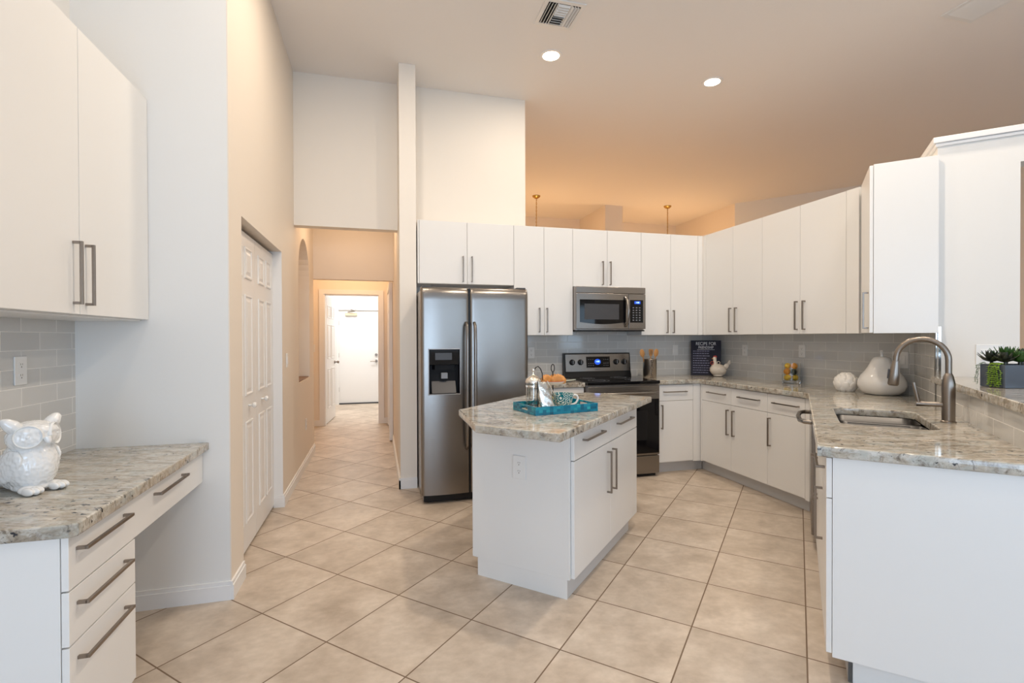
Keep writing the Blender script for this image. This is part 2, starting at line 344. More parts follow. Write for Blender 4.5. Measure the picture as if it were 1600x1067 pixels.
# ------------------------------------------------------------------ the setting
CZ = 3.78
struct('floor', MB().box(-2.0, 9.0, -3.6, 11.2, -.12, 0), floor_m)
struct('ceiling', MB().box(-2.0, 9.0, -3.6, 10.2, CZ, CZ + .12), ceil_m)
# left: desk alcove wall, the wall end that faces the camera, the hall wall with closet and niche
wl_ = struct('wall_left', MB().box(-1.56, -1.41, -3.4, 3.0, 0, CZ), wall_m)
struct('wall_desk_end', MB().box(-1.56, -.741, 2.85, 2.97, 0, CZ), wall_m)
m = MB(); X0, X1 = -.90, -.735     # hall wall slab, world Y/Z profile pieces
m.box(-.741, X1, 2.8505, 2.97, 0, CZ).box(X0, X1, 2.97, 3.095, 0, CZ).box(X0, X1, 3.095, 4.309, 2.03, CZ)
NY0, NY1, NZ0, NZS = 5.162, 5.958, .91, 1.97; NC = (NY0 + NY1) / 2; NR = (NY1 - NY0) / 2
m.box(X0, X1, 4.309, NY0, 0, CZ).box(X0, X1, NY1, 6.32, 0, 2.9).box(X0, X1, NY0, NY1, 0, NZ0)
arch = [(NC - NR * math.cos(PI * i / 20), NZS + NR * math.sin(PI * i / 20)) for i in range(21)]
for a, b in zip(arch, arch[1:]): m.xprism([a, b, (b[0], 2.9), (a[0], 2.9)], X0, X1)
m.box(X0 - .17, X0, NY0 - .1, NY1 + .1, NZ0 - .1, 2.5)
m.box(X0 - .001, X0, NY0, NY1, 2.5, 2.9)
struct('wall_hall_left', m, hallwall_m)
tag(MB().box(X0 - .0, X1 - .012, NY0 + .002, NY1 - .002, NZ0, NZ0 + .012).build('trim_1', niche_m), kind='structure')
struct('wall_closet_back', MB().box(-1.5, -1.44, 2.98, 4.6, 0, 2.6).box(-1.5, -.9, 4.5, 4.6, 0, 2.6).box(-1.5, -.9, 2.975, 4.6, 2.55, 2.6), wall_m)
# hall header and second header, column wall, wall behind the fridge
struct('wall_hall_header', MB().box(-.735, .191, 4.92, 5.04, 2.38, CZ), creamwall_m)
struct('wall_column', MB().box(.191, .337, 4.53, 5.04, 0, CZ), creamwall_m)
struct('wall_hall_right', MB().box(.191, .337, 5.04, 8.1, 0, 2.9), hallwall_m)
struct('wall_hall_inner_header', MB().box(-.90, .191, 6.32, 6.44, 2.05, 2.9), hallwall_m)
struct('ceiling_hall', MB().box(-1.7, .337, 5.04, 8.1, 2.75, 2.85), hallwall_m)
struct('wall_lobby_left', MB().box(-1.62, -1.5, 6.32, 8.1, 0, 2.9).box(-1.62, -.9, 6.22, 6.32, 0, 2.9), hallwall_m)
DY = 8.1
struct('wall_lobby_far', MB().box(-1.62, -.79, DY, DY + .12, 0, 2.9).box(.022, .337, DY, DY + .12, 0, 2.9).box(-.79, .022, DY, DY + .12, 2.02, 2.9), hallwall_m)
struct('wall_laundry', MB().box(-1.62, -1.5, DY + .12, 10.9, 0, 2.7).box(.9, 1.02, DY + .12, 10.9, 0, 2.7).box(-1.5, -.80, 10.63, 10.75, 0, 2.7).box(.16, .9, 10.63, 10.75, 0, 2.7).box(-.80, .16, 10.63, 10.75, 1.96, 2.7), trim_m)
struct('ceiling_laundry', MB().box(-1.62, 1.02, DY + .12, 10.9, 2.6, 2.7), trim_m)
struct('wall_back', MB().box(.337, 1.475, 4.92, 5.04, 0, CZ).box(1.475, 3.83, 4.92, 5.04, 0, 2.38), creamwall_m)
struct('wall_dining_left', MB().box(1.36, 1.475, 5.04, 9.7, 0, CZ), hallwall_m)
struct('wall_right', MB().prism([(3.71, 5.04), (3.83, 5.04), (3.83, 2.70), ST(4.03, -.85), ST(4.03, -.73), (3.71, 2.678)], 0, 2.36), wall_m)
# taller partition with crown right of the sink cabinets, with an opening further right
SW = 3.9
def st_box(mb, s0, s1, t0, t1, z0, z1):
    return mb.prism([ST(s0, t0), ST(s1, t0), ST(s1, t1), ST(s0, t1)], z0, z1)
m = MB(); st_box(m, SW, SW + .13, -.73, -1.095, 0, 2.49); st_box(m, SW, SW + .13, -1.095, -2.3, 2.335, 2.49); st_box(m, SW, SW + .13, -2.3, -3.4, 0, 2.49)
st_box(m, SW + .13, 4.5, -.73, -.86, 2.36, 2.49)
struct('wall_partition', m, wall_m)
m = MB(); st_box(m, SW - .012, 4.5, -.718, -3.4, 2.485, 2.505); st_box(m, SW - .022, 4.51, -.706, -3.4, 2.505, 2.54)
struct('trim_2', m, trim_m, bevel=.004)
struct('wall_bar', st_box(MB(), 2.285, SW, -.73, -.86, 0, 1.06), wall_m)
# dining side
struct('wall_dining_back', MB().box(1.36, 6.45, 9.6, 9.72, 0, CZ), hallwall_m)
struct('wall_dining_right', MB().box(6.31, 6.43, 7.73, 9.7, 0, CZ), hallwall_m)
struct('wall_dining_angled', MB().prism([(6.31, 7.73), (8.7, 4.9), (8.8, 5.0), (6.41, 7.83)], 0, CZ), wall_m)
struct('wall_far_right', MB().box(8.6, 8.75, -3.4, 5.05, 0, CZ), wall_m)
struct('wall_dining_pier', MB().box(4.05, 4.40, 8.40, 9.6, 0, CZ), hallwall_m)
# rear wall (behind the camera) with window openings and an added opening for the left fill
m = MB(); z_ = 0
m.box(-1.56, -1.3, -3.4, -3.28, 0, CZ).box(.6, 1.0, -3.4, -3.28, 0, CZ).box(4.1, 4.95, -3.4, -3.28, 0, CZ).box(5.75, 8.7, -3.4, -3.28, 0, CZ)
m.box(-1.3, .6, -3.4, -3.28, 2.45, CZ).box(1.0, 4.1, -3.4, -3.28, 2.55, CZ).box(1.0, 4.1, -3.4, -3.28, 0, 1.05).box(4.95, 5.75, -3.4, -3.28, 2.2, CZ).box(4.95, 5.75, -3.4, -3.28, 0, 1.0)
struct('wall_rear', m, wall_m)
m = MB()
for x0_, x1_, z0_, z1_, n_ in ((-1.3, .6, .02, 2.45, 2), (1.0, 4.1, 1.05, 2.55, 3), (4.95, 5.75, 1.0, 2.2, 1)):
    for k in range(n_ + 1): xx = x0_ + (x1_ - x0_ - .06) * k / n_; m.box(xx, xx + .06, -3.38, -3.31, z0_ + .06, z1_ - .06)
    m.box(x0_, x1_, -3.38, -3.31, z0_, z0_ + .06).box(x0_, x1_, -3.38, -3.31, z1_ - .06, z1_)
struct('window_1', m, trim_m)

def base_prof(mb, x0, x1, y, into=-1):   # stepped baseboard running along X, standing off y by into*thickness
    mb.box(x0, x1, y, y + into * .014, 0, .075); mb.box(x0, x1, y, y + into * .009, .075, .095); return mb
struct('baseboard_desk_end', base_prof(MB(), -1.41, -.735, 2.85), trim_m)
m = MB(); 
for y0, y1 in ((2.837, 3.085), (4.309, 6.32)):
    m.box(-.735, -.721, y0, y1, 0, .075).box(-.735, -.726, y0, y1, .075, .095)
m.box(-.80, -.721, 4.288, 4.2995, 0, .075).box(-.80, -.726, 4.292, 4.2995, .075, .095)
struct('baseboard_hall_left', m, trim_m)
m = base_prof(MB(), .191 - .014, .337, 4.53); m.box(.177, .191, 4.516, 6.6, 0, .075).box(.182, .191, 4.516, 6.6, .075, .095)
struct('baseboard_column', m, trim_m)
m = MB().box(-1.5, -.86, DY - .014, DY, 0, .09).box(.09, .191, DY - .014, DY, 0, .09)
struct('baseboard_lobby', m, trim_m)
# closet jamb lining (white) on far side and over the top
struct('trim_3', MB().box(-.899, -.7345, 4.300, 4.309, 0, 2.03).box(-.90, -.86, 3.095, 4.3, 2.01, 2.029), trim_m)
# far door casing
m = MB().box(-.86, -.79, DY - .018, DY, 0, 2.09).box(.022, .092, DY - .018, DY, 0, 2.09).box(-.79, .022, DY - .018, DY, 2.02, 2.09)
m.box(-.79, -.775, DY, DY + .12, 0, 2.02).box(.007, .022, DY, DY + .12, 0, 2.02).box(-.775, .007, DY, DY + .12, 2.005, 2.02)
struct('trim_4', m, trim_m)

# ---- doors
def panel_leaf(name, w, h, parent, cols, rows, th=.035, loc=(0, 0, 0), rz=0, mt=trim_m):
    """a moulded panel door leaf, local x across, front at -y; rows: list of (z0,z1)"""
    o = bpy.data.objects.new(name, None)
    m = MB(); m.box(0, w, 0, th, 0, h)
    for c0, c1 in cols:
        for z0, z1 in rows:
            for sgn, yb in ((-1, 0), (1, th)):
                rings = []
                for ins, d in ((0, -.002), (.003, .006), (.012, .007), (.020, .0012), (.030, .0012), (.046, .006)):
                    y = yb + sgn * d
                    rings.append([m.bm.verts.new(p_) for p_ in ((c0 + ins, y, z0 + ins), (c1 - ins, y, z0 + ins), (c1 - ins, y, z1 - ins), (c0 + ins, y, z1 - ins))])
                for ra, rb in zip(rings, rings[1:]):
                    for q_ in range(4): m.bm.faces.new((ra[q_], ra[(q_ + 1) % 4], rb[(q_ + 1) % 4], rb[q_]))
                m.bm.faces.new(rings[-1])
    return m.build(name, mt, parent, smooth=0, loc=loc, rot=(0, 0, rz))
cd = thing('door_1', 'white six-panel bifold closet door in the left hall wall', 'door', (-.80, 3.10, .02), PI / 2)
cd['kind'] = 'structure'
rows = [(.14, .86), (1.02, 1.62), (1.72, 1.90)]; rows = [(.16, .80), (.96, 1.60), (1.70, 1.90)]
for i in (0, 1):
    lf = panel_leaf('door_leaf', .598, 1.985, cd, [(.09, .27), (.33, .51)], rows, loc=(i * .602, 0, 0))
    k = MB(); k.lathe([(.008, 0), (.008, .018), (.018, .026), (.019, .036), (.012, .044), (0, .046)], 20)
    k.build('door_knob', ceramic_m, lf, loc=(.42 if i == 0 else .18, -.001, .895), rot=(PI / 2, 0, 0))
# open door into the laundry
ld = thing('door_2', 'white panel door standing open into the bright laundry', 'door', (-.772, DY + .125, .012), R(85)); ld['kind'] = 'structure'
lf = panel_leaf('door_leaf', .78, 1.99, ld, [(.10, .35), (.43, .68)], [(.22, .85), (1.0, 1.55), (1.65, 1.85)], loc=(0, 0, 0))
k = MB(); k.cyl((.71, -.03, .93), .011, .06, 'y').cyl((.71, -.006, .93), .028, .012, 'y').ell((.71, -.06, .93), (.026, .02, .026)); k.build('door_knob', nick_m, lf)
for z in (.25, 1.0, 1.78): MB().cyl((-.012, .01, z), .008, .09, 'z', 12).build('hinge', nick_m, ld)
# slab door on the laundry's far wall
fd = thing('door_3', 'plain white slab door on the far wall of the laundry', 'door', (-.76, 10.66, .0)); fd['kind'] = 'structure'
MB().box(0, .90, 0, .045, .025, 1.915).build('door_leaf', trim_m, fd, bevel=.002)
MB().box(-.045, 0, -.045, .03, 0, 1.96).box(.90, .945, -.045, .03, 0, 1.96).box(0, .90, -.045, .03, 1.915, 1.96).build('door_casing', trim_m, fd)
MB().box(0, .90, -.03, .03, 0, .022).build('threshold', dgrey_m, fd)
m = MB().cyl((.73, -.012, .872), .028, .02, 'y').cyl((.73, -.04, .872), .01, .05, 'y'); m.tube([(.73, -.06, .872), (.66, -.062, .87), (.61, -.06, .865)], .009)
m.build('door_lever', nick_m, fd); MB().cyl((.73, -.014, 1.0), .028, .024, 'y').build('deadbolt', nick_m, fd)
m = MB().box(.13, .36, -.05, 0, 1.80, 1.86).build('door_closer', almond_m, fd, bevel=.006)
MB().tube([(.18, -.06, 1.87), (.32, -.14, 1.885), (.22, -.02, 1.935)], .009).build('closer_arm', nick_m, fd)
for z in (.3, 1.0, 1.65): MB().cyl((-.004, -.012, z), .008, .09, 'z', 12).build('hinge', nick_m, fd)
# closet door on the right lobby wall
rd = thing('door_4', 'white panel closet door edge-on along the right hall wall', 'door', (.188, 7.85, .015), -PI / 2); rd['kind'] = 'structure'
for i in (0, 1): panel_leaf('door_leaf', .56, 1.98, rd, [(.09, .25), (.31, .47)], rows, loc=(i * .565, -.032, 0), th=.03)
MB().box(-.07, 0, -.045, 0, 0, 2.06).box(1.13, 1.20, -.045, 0, 0, 2.06).box(0, 1.13, -.045, 0, 2.0, 2.06).build('door_casing', trim_m, rd)

# ------------------------------------------------------------------ backsplash tile (belongs to the walls)
def splash(name, origin, rz, L, z0, z1, parent, shift=0):
    o = MB().box(0, L, -.009, 0, z0, z1).build(name, subway_m, parent); o.location = (origin[0], origin[1], 0); o.rotation_euler = (0, 0, rz)
    return o
wb = bpy.data.objects['wall_back']; wr = bpy.data.objects['wall_right']; wbar = bpy.data.objects['wall_bar']
TZ = .922
splash('tile_backsplash', (1.236, 4.92), 0, 3.71 - 1.236, TZ, 1.43, wb)
splash('tile_backsplash', (3.71, 4.92), -PI / 2, 4.92 - 2.682, TZ, 1.375, wr)
splash('tile_backsplash', ST(4.513, -.73), R(-135), 4.513 - 3.86, TZ, 1.375, wr)
splash('tile_backsplash', ST(3.9, -.73), R(-135), 3.9 - 2.285, TZ, 1.059, wbar)
splash('tile_backsplash', (-1.41, 1.2), PI / 2, 2.85 - 1.2, .8155, 1.435, wl_)
struct('trim_5', MB().prism([ST(3.86, -.717), ST(3.902, -.717), ST(3.902, -.742), ST(3.86, -.742)], 1.10, 1.40), chrome_m)

# ------------------------------------------------------------------ cabinetry
def pull_v(parent, x, zc, L=.24, y=0, name='handle'):
    m = MB().box(x - .005, x + .005, y - .032, y - .022, zc - L / 2, zc + L / 2)
    for z in (zc - L / 2, zc + L / 2 - .01): m.box(x - .005, x + .005, y - .026, y, z, z + .01)
    return m.build(name, nick_m, parent, bevel=.001)
def pull_h(parent, xc, z, L=.255, y=0, name='handle'):
    m = MB().box(xc - L / 2, xc + L / 2, y - .032, y - .022, z - .005, z + .005)
    for x in (xc - L / 2, xc + L / 2 - .01): m.box(x, x + .01, y - .026, y, z - .005, z + .005)
    return m.build(name, nick_m, parent, bevel=.001)
G = .0015
def front(name, parent, x0, x1, z0, z1):
    return MB().box(x0 + G, x1 - G, 0, .019, z0 + G, z1 - G).build(name, cab_m, parent, bevel=.0015)
def wall_unit(label, loc, rz, z0, z1, xs, handles, depth=.30, fillers=(), hz=None, hl=.238, group=None):
    """xs: door boundaries; handles: x per door; loc is the front-left corner of the door faces"""
    u = thing('wall_cabinet', label, 'cabinet', loc, rz, group)
    lo = min([xs[0]] + [f[0] for f in fillers]); hi = max([xs[-1]] + [f[1] for f in fillers])
    MB().box(lo + .001, hi - .001, .021, depth, z0, z1).build('body', cab_m, u, bevel=.001)
    for (a, b), hx in zip(zip(xs, xs[1:]), handles):
        d = front('door', u, a, b, z0, z1); pull_v(d, hx, hz if hz else z0 + .145, hl)
    for a, b in fillers: MB().box(a + G, b - G, .001, .021, z0 + G, z1).build('filler_strip', cab_m, u)
    return u
UY = 4.60; UB, UT = 1.365, 2.42
wall_unit('white two-door cabinet directly above the refrigerator', (.369, UY, 0), 0, 1.842, UT, [0, .442, .894], [.401, .485], hz=1.982, fillers=[(-.017, 0)])
wall_unit('tall white two-door cabinet between the refrigerator and the microwave', (1.263, UY, 0), 0, UB, UT, [0, .304, .604], [.253, .331], hz=1.512)
wall_unit('short white two-door cabinet above the microwave', (1.867, UY, 0), 0, 1.847, UT, [0, .373, .754], [.317, .401], hz=1.987)
wall_unit('white two-door cabinet right of the microwave, ending at the corner', (2.621, UY, 0), 0, UB, UT, [0, .343, .672], [.294, .369], hz=1.505, fillers=[(.672, .732)])
wall_unit('white two-door cabinet on the right wall beside the corner', (3.351, 4.546, 0), -PI / 2, UB, UT, [0, .412, .797], [.387, .468], hz=1.509, depth=.35, fillers=[(-.053, 0)])
wall_unit('wide white two-door cabinet on the right wall above the lemon jar', (3.351, 3.749, 0), -PI / 2, UB, UT, [0, .416, .832], [.389, .466], hz=1.518, depth=.35, fillers=[(.832, .935)])
u = thing('wall_cabinet', 'white single-door cabinet set diagonally left of the tall partition, side panel toward us', 'cabinet', ST(4.335, -.39, 0), R(-135))
A = lambda s, t: (4.335 - s, -.39 - t)
MB().prism([A(3.855, -.411), A(3.855, -.728), (4.335 - 4.50, .338), (-.015, .02), (0, .021)], UB, UT).build('body', cab_m, u)
MB().box(.462, .482, .0215, .338, UB - .002, UT + .004).build('side_panel', cab_m, u, bevel=.001)
d = front('door', u, .002, .482, UB, UT); pull_v(d, .43, 1.51, .235)

def base_unit(label, loc, rz, W, drawers, doors, body_w=None, fillers=(), toe=(0, None), zt=.878, depth=.57, toe_ends=None):
    u = thing('base_cabinet', label, 'cabinet', loc, rz)
    lo = min([0] + [f[0] for f in fillers]); hi = max([W] + [f[1] for f in fillers])
    MB().box(lo + .001, hi - .001, .021, depth, .105, zt).build('body', cab_m, u, bevel=.001)
    for x0, x1, z0, z1, hx, hz in drawers:
        d = front('drawer', u, x0, x1, z0, z1)
        if hx is not None: pull_h(d, hx, hz)
    for x0, x1, z0, z1, hx, hz in doors:
        d = front('door', u, x0, x1, z0, z1); pull_v(d, hx, hz, .235)
    for a, b in fillers: MB().box(a + G, b - G, .001, .021, .105, zt).build('filler_strip', cab_m, u)
    te = toe_ends or (lo, hi)
    MB().box(te[0], te[1], .075, .09, 0, .105).build('toe_kick', toe_m, u)
    return u
DZ = .717
base_unit('narrow white base cabinet between the refrigerator and the range', (1.245, 4.32, 0), 0, .618, [(0, .618, DZ, .875, .309, .806)], [(0, .309, .115, DZ, .27, .555), (.309, .618, .115, DZ, .35, .555)])
base_unit('white base cabinet with one drawer and one door right of the range', (2.632, 4.32, 0), 0, .404, [(0, .404, DZ, .875, .195, .806)], [(0, .404, .115, DZ, .046, .562)], fillers=[(.404, .4875)], toe_ends=(0, .56))
base_unit('white two-drawer two-door base cabinet on the right wall below the hen', (3.12, 4.293, 0), -PI / 2, .861, [(0, .419, DZ, .875, .227, .806), (.419, .861, DZ, .875, .655, .806)], [(0, .419, .115, DZ, .387, .555), (.419, .861, .115, DZ, .464, .555)], fillers=[(-.0305, 0)], toe_ends=(-.10, .861))
base_unit('white one-drawer base cabinet at the right end of the wall run, beside the dishwasher', (3.12, 3.432, 0), -PI / 2, .378, [(0, .378, DZ, .875, .2, .806)], [(0, .378, .115, DZ, .033, .56)], fillers=[(.378, .44)], toe_ends=(0, .41))
# peninsula cabinets: local x runs toward the camera (decreasing s)
TF = -.095
base_unit('white sink base cabinet seen edge-on between dishwasher and the end cabinet', ST(3.62, TF, 0), R(-135), .70, [(0, .70, DZ, .875, None, 0)], [(0, .35, .115, DZ, .31, .56), (.35, .70, .115, DZ, .39, .56)], zt=.66, depth=.6)
pu = base_unit('white end cabinet of the peninsula, its broad side panel facing us', ST(2.92, TF, 0), R(-135), .643, [(0, .643, DZ, .875, .40, .81)], [(0, .643, .115, DZ, .31, .555)], depth=.60, toe_ends=(0, .60))
MB().box(.622, .6425, .0205, .625, .102, .8785).build('side_panel', cab_m, pu, bevel=.001)
MB().box(.585, .60, .075, .62, 0, .104).build('toe_panel', cab_m, pu)

# countertops -----------------------------------------------------
outer = [(2.632, 4.919), (2.632, 4.295), (3.095, 4.295), (3.095, 3.003), ST(2.25, -.065), ST(2.25, -.7295), (3.709, 2.6785), (3.709, 4.919)]
hole = [ST(a, b) for a, b in rrect(2.87, 3.53, -.56, -.18, .06)]
ct = slab_from_outline('countertop', [outer, hole], .88, .922, granite_m)
tag(ct, 'long speckled granite countertop running from the range around to the sink peninsula', 'countertop')
ct = slab_from_outline('countertop', [[(1.237, 4.919), (1.237, 4.295), (1.863, 4.295), (1.863, 4.919)]], .88, .922, granite_m)
tag(ct, 'short granite countertop between the refrigerator and the range', 'countertop')
lg = slab_from_outline('bar_ledge', [[ST(2.1, -.70), ST(3.897, -.70), ST(3.897, -1.06), ST(2.1, -1.06)]], 1.06, 1.10, granite_m)
tag(lg, 'raised granite bar ledge on the tiled half wall behind the faucet', 'ledge')

# island ----------------------------------------------------------
isl = thing('island_cabinet', 'white kitchen island cabinet with outlet on its end panel, under the angled granite', 'cabinet', ST(2.354, .99, 0), R(45))
MB().box(.001, 1.135, .021, .60, .105, .878).build('body', cab_m, isl, bevel=.001)
MB().box(-.016, .003, .0205, .617, .10, .878).build('end_panel', cab_m, isl, bevel=.001)
MB().box(-.0, 1.12, .60, .617, .10, .878).build('back_panel', cab_m, isl, bevel=.001)
# toe as one plinth
MB().box(-.014, 1.05, .035, .58, 0, .105).build('plinth', toe_m, isl, bevel=.002)
MB().box(-.016, -.0145, .033, .582, 0, .1).build('plinth_facing', cab_m, isl)
for x0, x1, hx in ((0, .567, .262), (.567, 1.135, .832)):
    d = front('drawer', isl, x0, x1, .710, .875); pull_h(d, hx, .800, .30)
for x0, x1, hx in ((0, .567, .507), (.567, 1.135, .600)):
    d = front('door', isl, x0, x1, .102, .708); pull_v(d, hx, .538, .25)
pts = [(2.0, .925), (2.0, 1.36), (2.38, 1.735), (3.22, 1.735), (3.59, 1.38), (3.59, .9)]
pts = [(1.995, .905), (2.005, 1.36), (2.385, 1.735), (3.21, 1.735), (3.6, 1.40), (3.565, .905)]
it = slab_from_outline('countertop', [[ST(*p) for p in pts]], .88, .92, granite_i)
tag(it, 'island granite countertop with clipped corners under the teal tray', 'countertop')

# desk ------------------------------------------------------------
DT = .815
dk = thing('desk_cabinet', 'white desk drawer stack with a long pencil drawer bridging to the wall', 'desk', (-.862, 1.71, 0), PI / 2)
MB().box(.002, .405, .021, .53, .105, DT - .041).build('body', cab_m, dk, bevel=.001)
MB().box(-.0, .018, .0205, .53, .0, DT - .041).build('end_panel', cab_m, dk, bevel=.001)
MB().box(.405, 1.137, .021, .45, .66, DT - .041).build('drawer_box', cabin_m, dk)
d = MB().box(G, 1.136, 0, .019, .615, .772).build('drawer', cab_m, dk, bevel=.0015); pull_h(d, .182, .725, .29); pull_h(d, .712, .725, .30)
d = front('drawer', dk, 0, .407, .452, .612); pull_h(d, .183, .563, .29)
d = front('drawer', dk, 0, .407, .10, .450); pull_h(d, .184, .40, .29)
MB().box(.02, .40, .07, .085, 0, .105).build('toe_kick', toe_m, dk)
dt = slab_from_outline('countertop', [[(-1.409, 1.69), (-.850, 1.69), (-.834, 1.706), (-.834, 2.8495), (-1.409, 2.8495)]], DT - .04, DT, granite_m)
tag(dt, 'desk-height granite countertop under the owl on the left', 'countertop')
u = wall_unit('large white two-door cabinet hung above the left desk', (-1.093, 1.67, 0), PI / 2, 1.435, 2.525, [0, .589, 1.178], [.546, .628], depth=.31, hz=1.59, hl=.236)
MB().box(.02, 1.16, .03, .305, 1.428, 1.4345).build('underside_panel', cab_m, u)

# ------------------------------------------------------------------ refrigerator
fr = thing('refrigerator', 'stainless side-by-side refrigerator with black water dispenser', 'refrigerator', (.335, 4.02, 0))
W = .89
MB().box(.012, W - .012, .07, .83, .02, 1.745).build('body', steelv_m, fr, bevel=.004)
def fdoor(x0, x1, hole=None):
    """gently bowed door skin with rounded top"""
    m = MB(); bm = m.bm; nx, nz = 14, 16; z0, z1 = .078, 1.752; xs = [x0 + (x1 - x0) * i / nx for i in range(nx + 1)]; zs = [z0 + (z1 - z0) * j / nz for j in range(nz + 1)]
    if hole: xs = sorted(set([x for x in xs if not (hole[0] - .012 < x < hole[0] + .012 or hole[1] - .012 < x < hole[1] + .012)] + [hole[0], hole[1]])); zs = sorted(set([z for z in zs if not (hole[2] - .02 < z < hole[2] + .02 or hole[3] - .02 < z < hole[3] + .02)] + [hole[2], hole[3]]))
    zs = [z for z in zs if z < 1.70] + [1.70, 1.725, 1.742, 1.752]
    xs = [x0, x0 + .006, x0 + .014] + [x for x in xs if x0 + .02 < x < x1 - .02] + [x1 - .014, x1 - .006, x1]
    def yy(x, z):
        a = (x - x0) / (x1 - x0) * 2 - 1; b = min(abs(x - x0), abs(x1 - x)); y = -.014 * (1 - a * a)
        if b < .014: y += .010 * (1 - b / .014) ** 2
        if z > 1.70: y += .030 * ((z - 1.70) / .052) ** 2
        return y
    g = {}
    for i, x in enumerate(xs):
        for j, z in enumerate(zs): g[i, j] = bm.verts.new((x, yy(x, z), z))
    for i in range(len(xs) - 1):
        for j in range(len(zs) - 1):
            if hole and xs[i] >= hole[0] - 1e-6 and xs[i + 1] <= hole[1] + 1e-6 and zs[j] >= hole[2] - 1e-6 and zs[j + 1] <= hole[3] + 1e-6: continue
            bm.faces.new((g[i, j], g[i + 1, j], g[i + 1, j + 1], g[i, j + 1]))
    I, J = len(xs) - 1, len(zs) - 1; yb = .065
    back = {k: bm.verts.new((g[k].co.x, yb, g[k].co.z)) for k in g if k[0] in (0, I) or k[1] in (0, J)}
    for i in range(I):
        for j in (0, J): bm.faces.new((g[i, j], g[i + 1, j], back[i + 1, j], back[i, j]))
    for j in range(J):
        for i in (0, I): bm.faces.new((g[i, j], g[i, j + 1], back[i, j + 1], back[i, j]))
    return m
HL = (.060, .308, .89, 1.25)
d = fdoor(0, .386, HL).build('freezer_door', steel_m, fr, smooth=50)
disp = MB().box(HL[0], HL[1], .058, .064, HL[2], HL[3]).box(HL[0], HL[0] + .004, -.008, .06, HL[2], HL[3]).box(HL[1] - .004, HL[1], -.008, .06, HL[2], HL[3]).box(HL[0], HL[1], -.008, .06, HL[3] - .004, HL[3]).box(HL[0], HL[1], -.008, .06, HL[2], HL[2] + .006)
dd = disp.build('water_dispenser', dispin_m, d)
MB().box(HL[0] + .004, HL[1] - .004, -.004, .02, 1.125, 1.246).build('control_panel', glass_b, dd, bevel=.004)
MB().box(.11, .245, -.0045, -.004, 1.165, 1.222).build('display_window', dgrey_m, dd)
MB().prism([(.09, .058), (.11, .02), (.27, .02), (.28, .058)], 1.085, 1.125).build('ice_chute', dispin_m, dd)
MB().box(.16, .215, .025, .05, 1.01, 1.06).build('dispenser_paddle', mgrey_m, dd, bevel=.005)
MB().xprism([(.0, .896), (.055, .896), (.055, .99)], .085, .28).build('drip_tray', dgrey_m, dd)
m = MB(); 
for a in ((HL[0] - .006, HL[1] + .006, HL[3] - .001, HL[3] + .006), (HL[0] - .006, HL[1] + .006, HL[2] - .006, HL[2] + .001), (HL[0] - .006, HL[0] + .001, HL[2] - .006, HL[3] + .006), (HL[1] - .001, HL[1] + .006, HL[2] - .006, HL[3] + .006)): m.box(a[0], a[1], -.0165, -.003, a[2], a[3])
m.build('dispenser_bezel', steelv_m, dd, bevel=.002)
d2 = fdoor(.396, .89).build('refrigerator_door', steel_m, fr, smooth=50)
for par, x in ((d, .362), (d2, .428)):
    m = MB(); path = [(x, -.012, .44), (x, -.05, .47), (x, -.062, .60)] + [(x, -.066, .6 + .07 * i) for i in range(1, 11)] + [(x, -.062, 1.36), (x, -.05, 1.44), (x, -.012, 1.465)]
    m.tube(path, .0125, 12, 1.0); m.build('door_handle', nick_m if False else steel_m, par)
MB().box(.384, .398, .01, .07, .078, 1.745).build('center_gasket', black_m, fr)
MB().box(.02, W - .02, .045, .12, .012, .075).build('base_grille', black_m, fr, bevel=.004)
MB().box(.01, .09, .03, .12, 1.745, 1.765).build('hinge_cover', dgrey_m, fr, bevel=.006)
MB().box(.80, .88, .03, .12, 1.745, 1.765).build('hinge_cover', dgrey_m, fr, bevel=.006)

# ------------------------------------------------------------------ microwave
mw = thing('microwave', 'stainless over-the-range microwave with black glass window', 'microwave', (1.869, 4.52, 1.415))
MB().box(0, .750, .03, .395, .0, .428).build('body', steelv_m, mw, bevel=.003)
MB().box(.0, .752, -.004, .03, .365, .428).build('vent_grille', steel_m, mw, bevel=.004)
dm = MB().box(0, .560, -.006, .03, .012, .362).build('door', steel_m, mw, bevel=.004)
m = MB(); pts = [(.035 + .495 * i / 12, .078 - .020 * math.sin(PI * i / 12)) for i in range(13)] + [(.535, .300), (.035, .300)]
m.yprism(pts, -.0075, -.0055).build('window_glass', glass_b, dm)
MB().box(.085, .455, -.0082, -.0072, .105, .258).build('window_screen', dgrey_m, dm)
MB().tube([(.525, -.01, .035), (.532, -.04, .07), (.540, -.055, .19), (.532, -.042, .30), (.522, -.01, .33)], .0135, 12, .7).build('door_handle', steel_m, dm)
cp = MB().box(.564, .752, -.006, .03, .012, .362).build('control_panel', steel_m, mw, bevel=.004)
MB().box(.577, .722, -.0078, -.0055, .075, .302).build('keypad', glass_b, cp)
MB().box(.625, .692, -.0088, -.0078, .262, .290).build('clock_display', blue_led, cp)
text('display_digits', '1:00', .022, (.659, -.0092, .276), (PI / 2, 0, 0), blue_dig, cp, .0003)
m = MB()
for r_ in range(6):
    for c_ in range(3): m.box(.605 + c_ * .035, .622 + c_ * .035, -.0083, -.0078, .095 + r_ * .025, .104 + r_ * .025)
tag(m.build('keypad_buttons', mgrey_m, cp), kind='stuff')
MB().box(.01, .742, .0, .36, -.012, .0).build('underside_vent', black_m, mw)

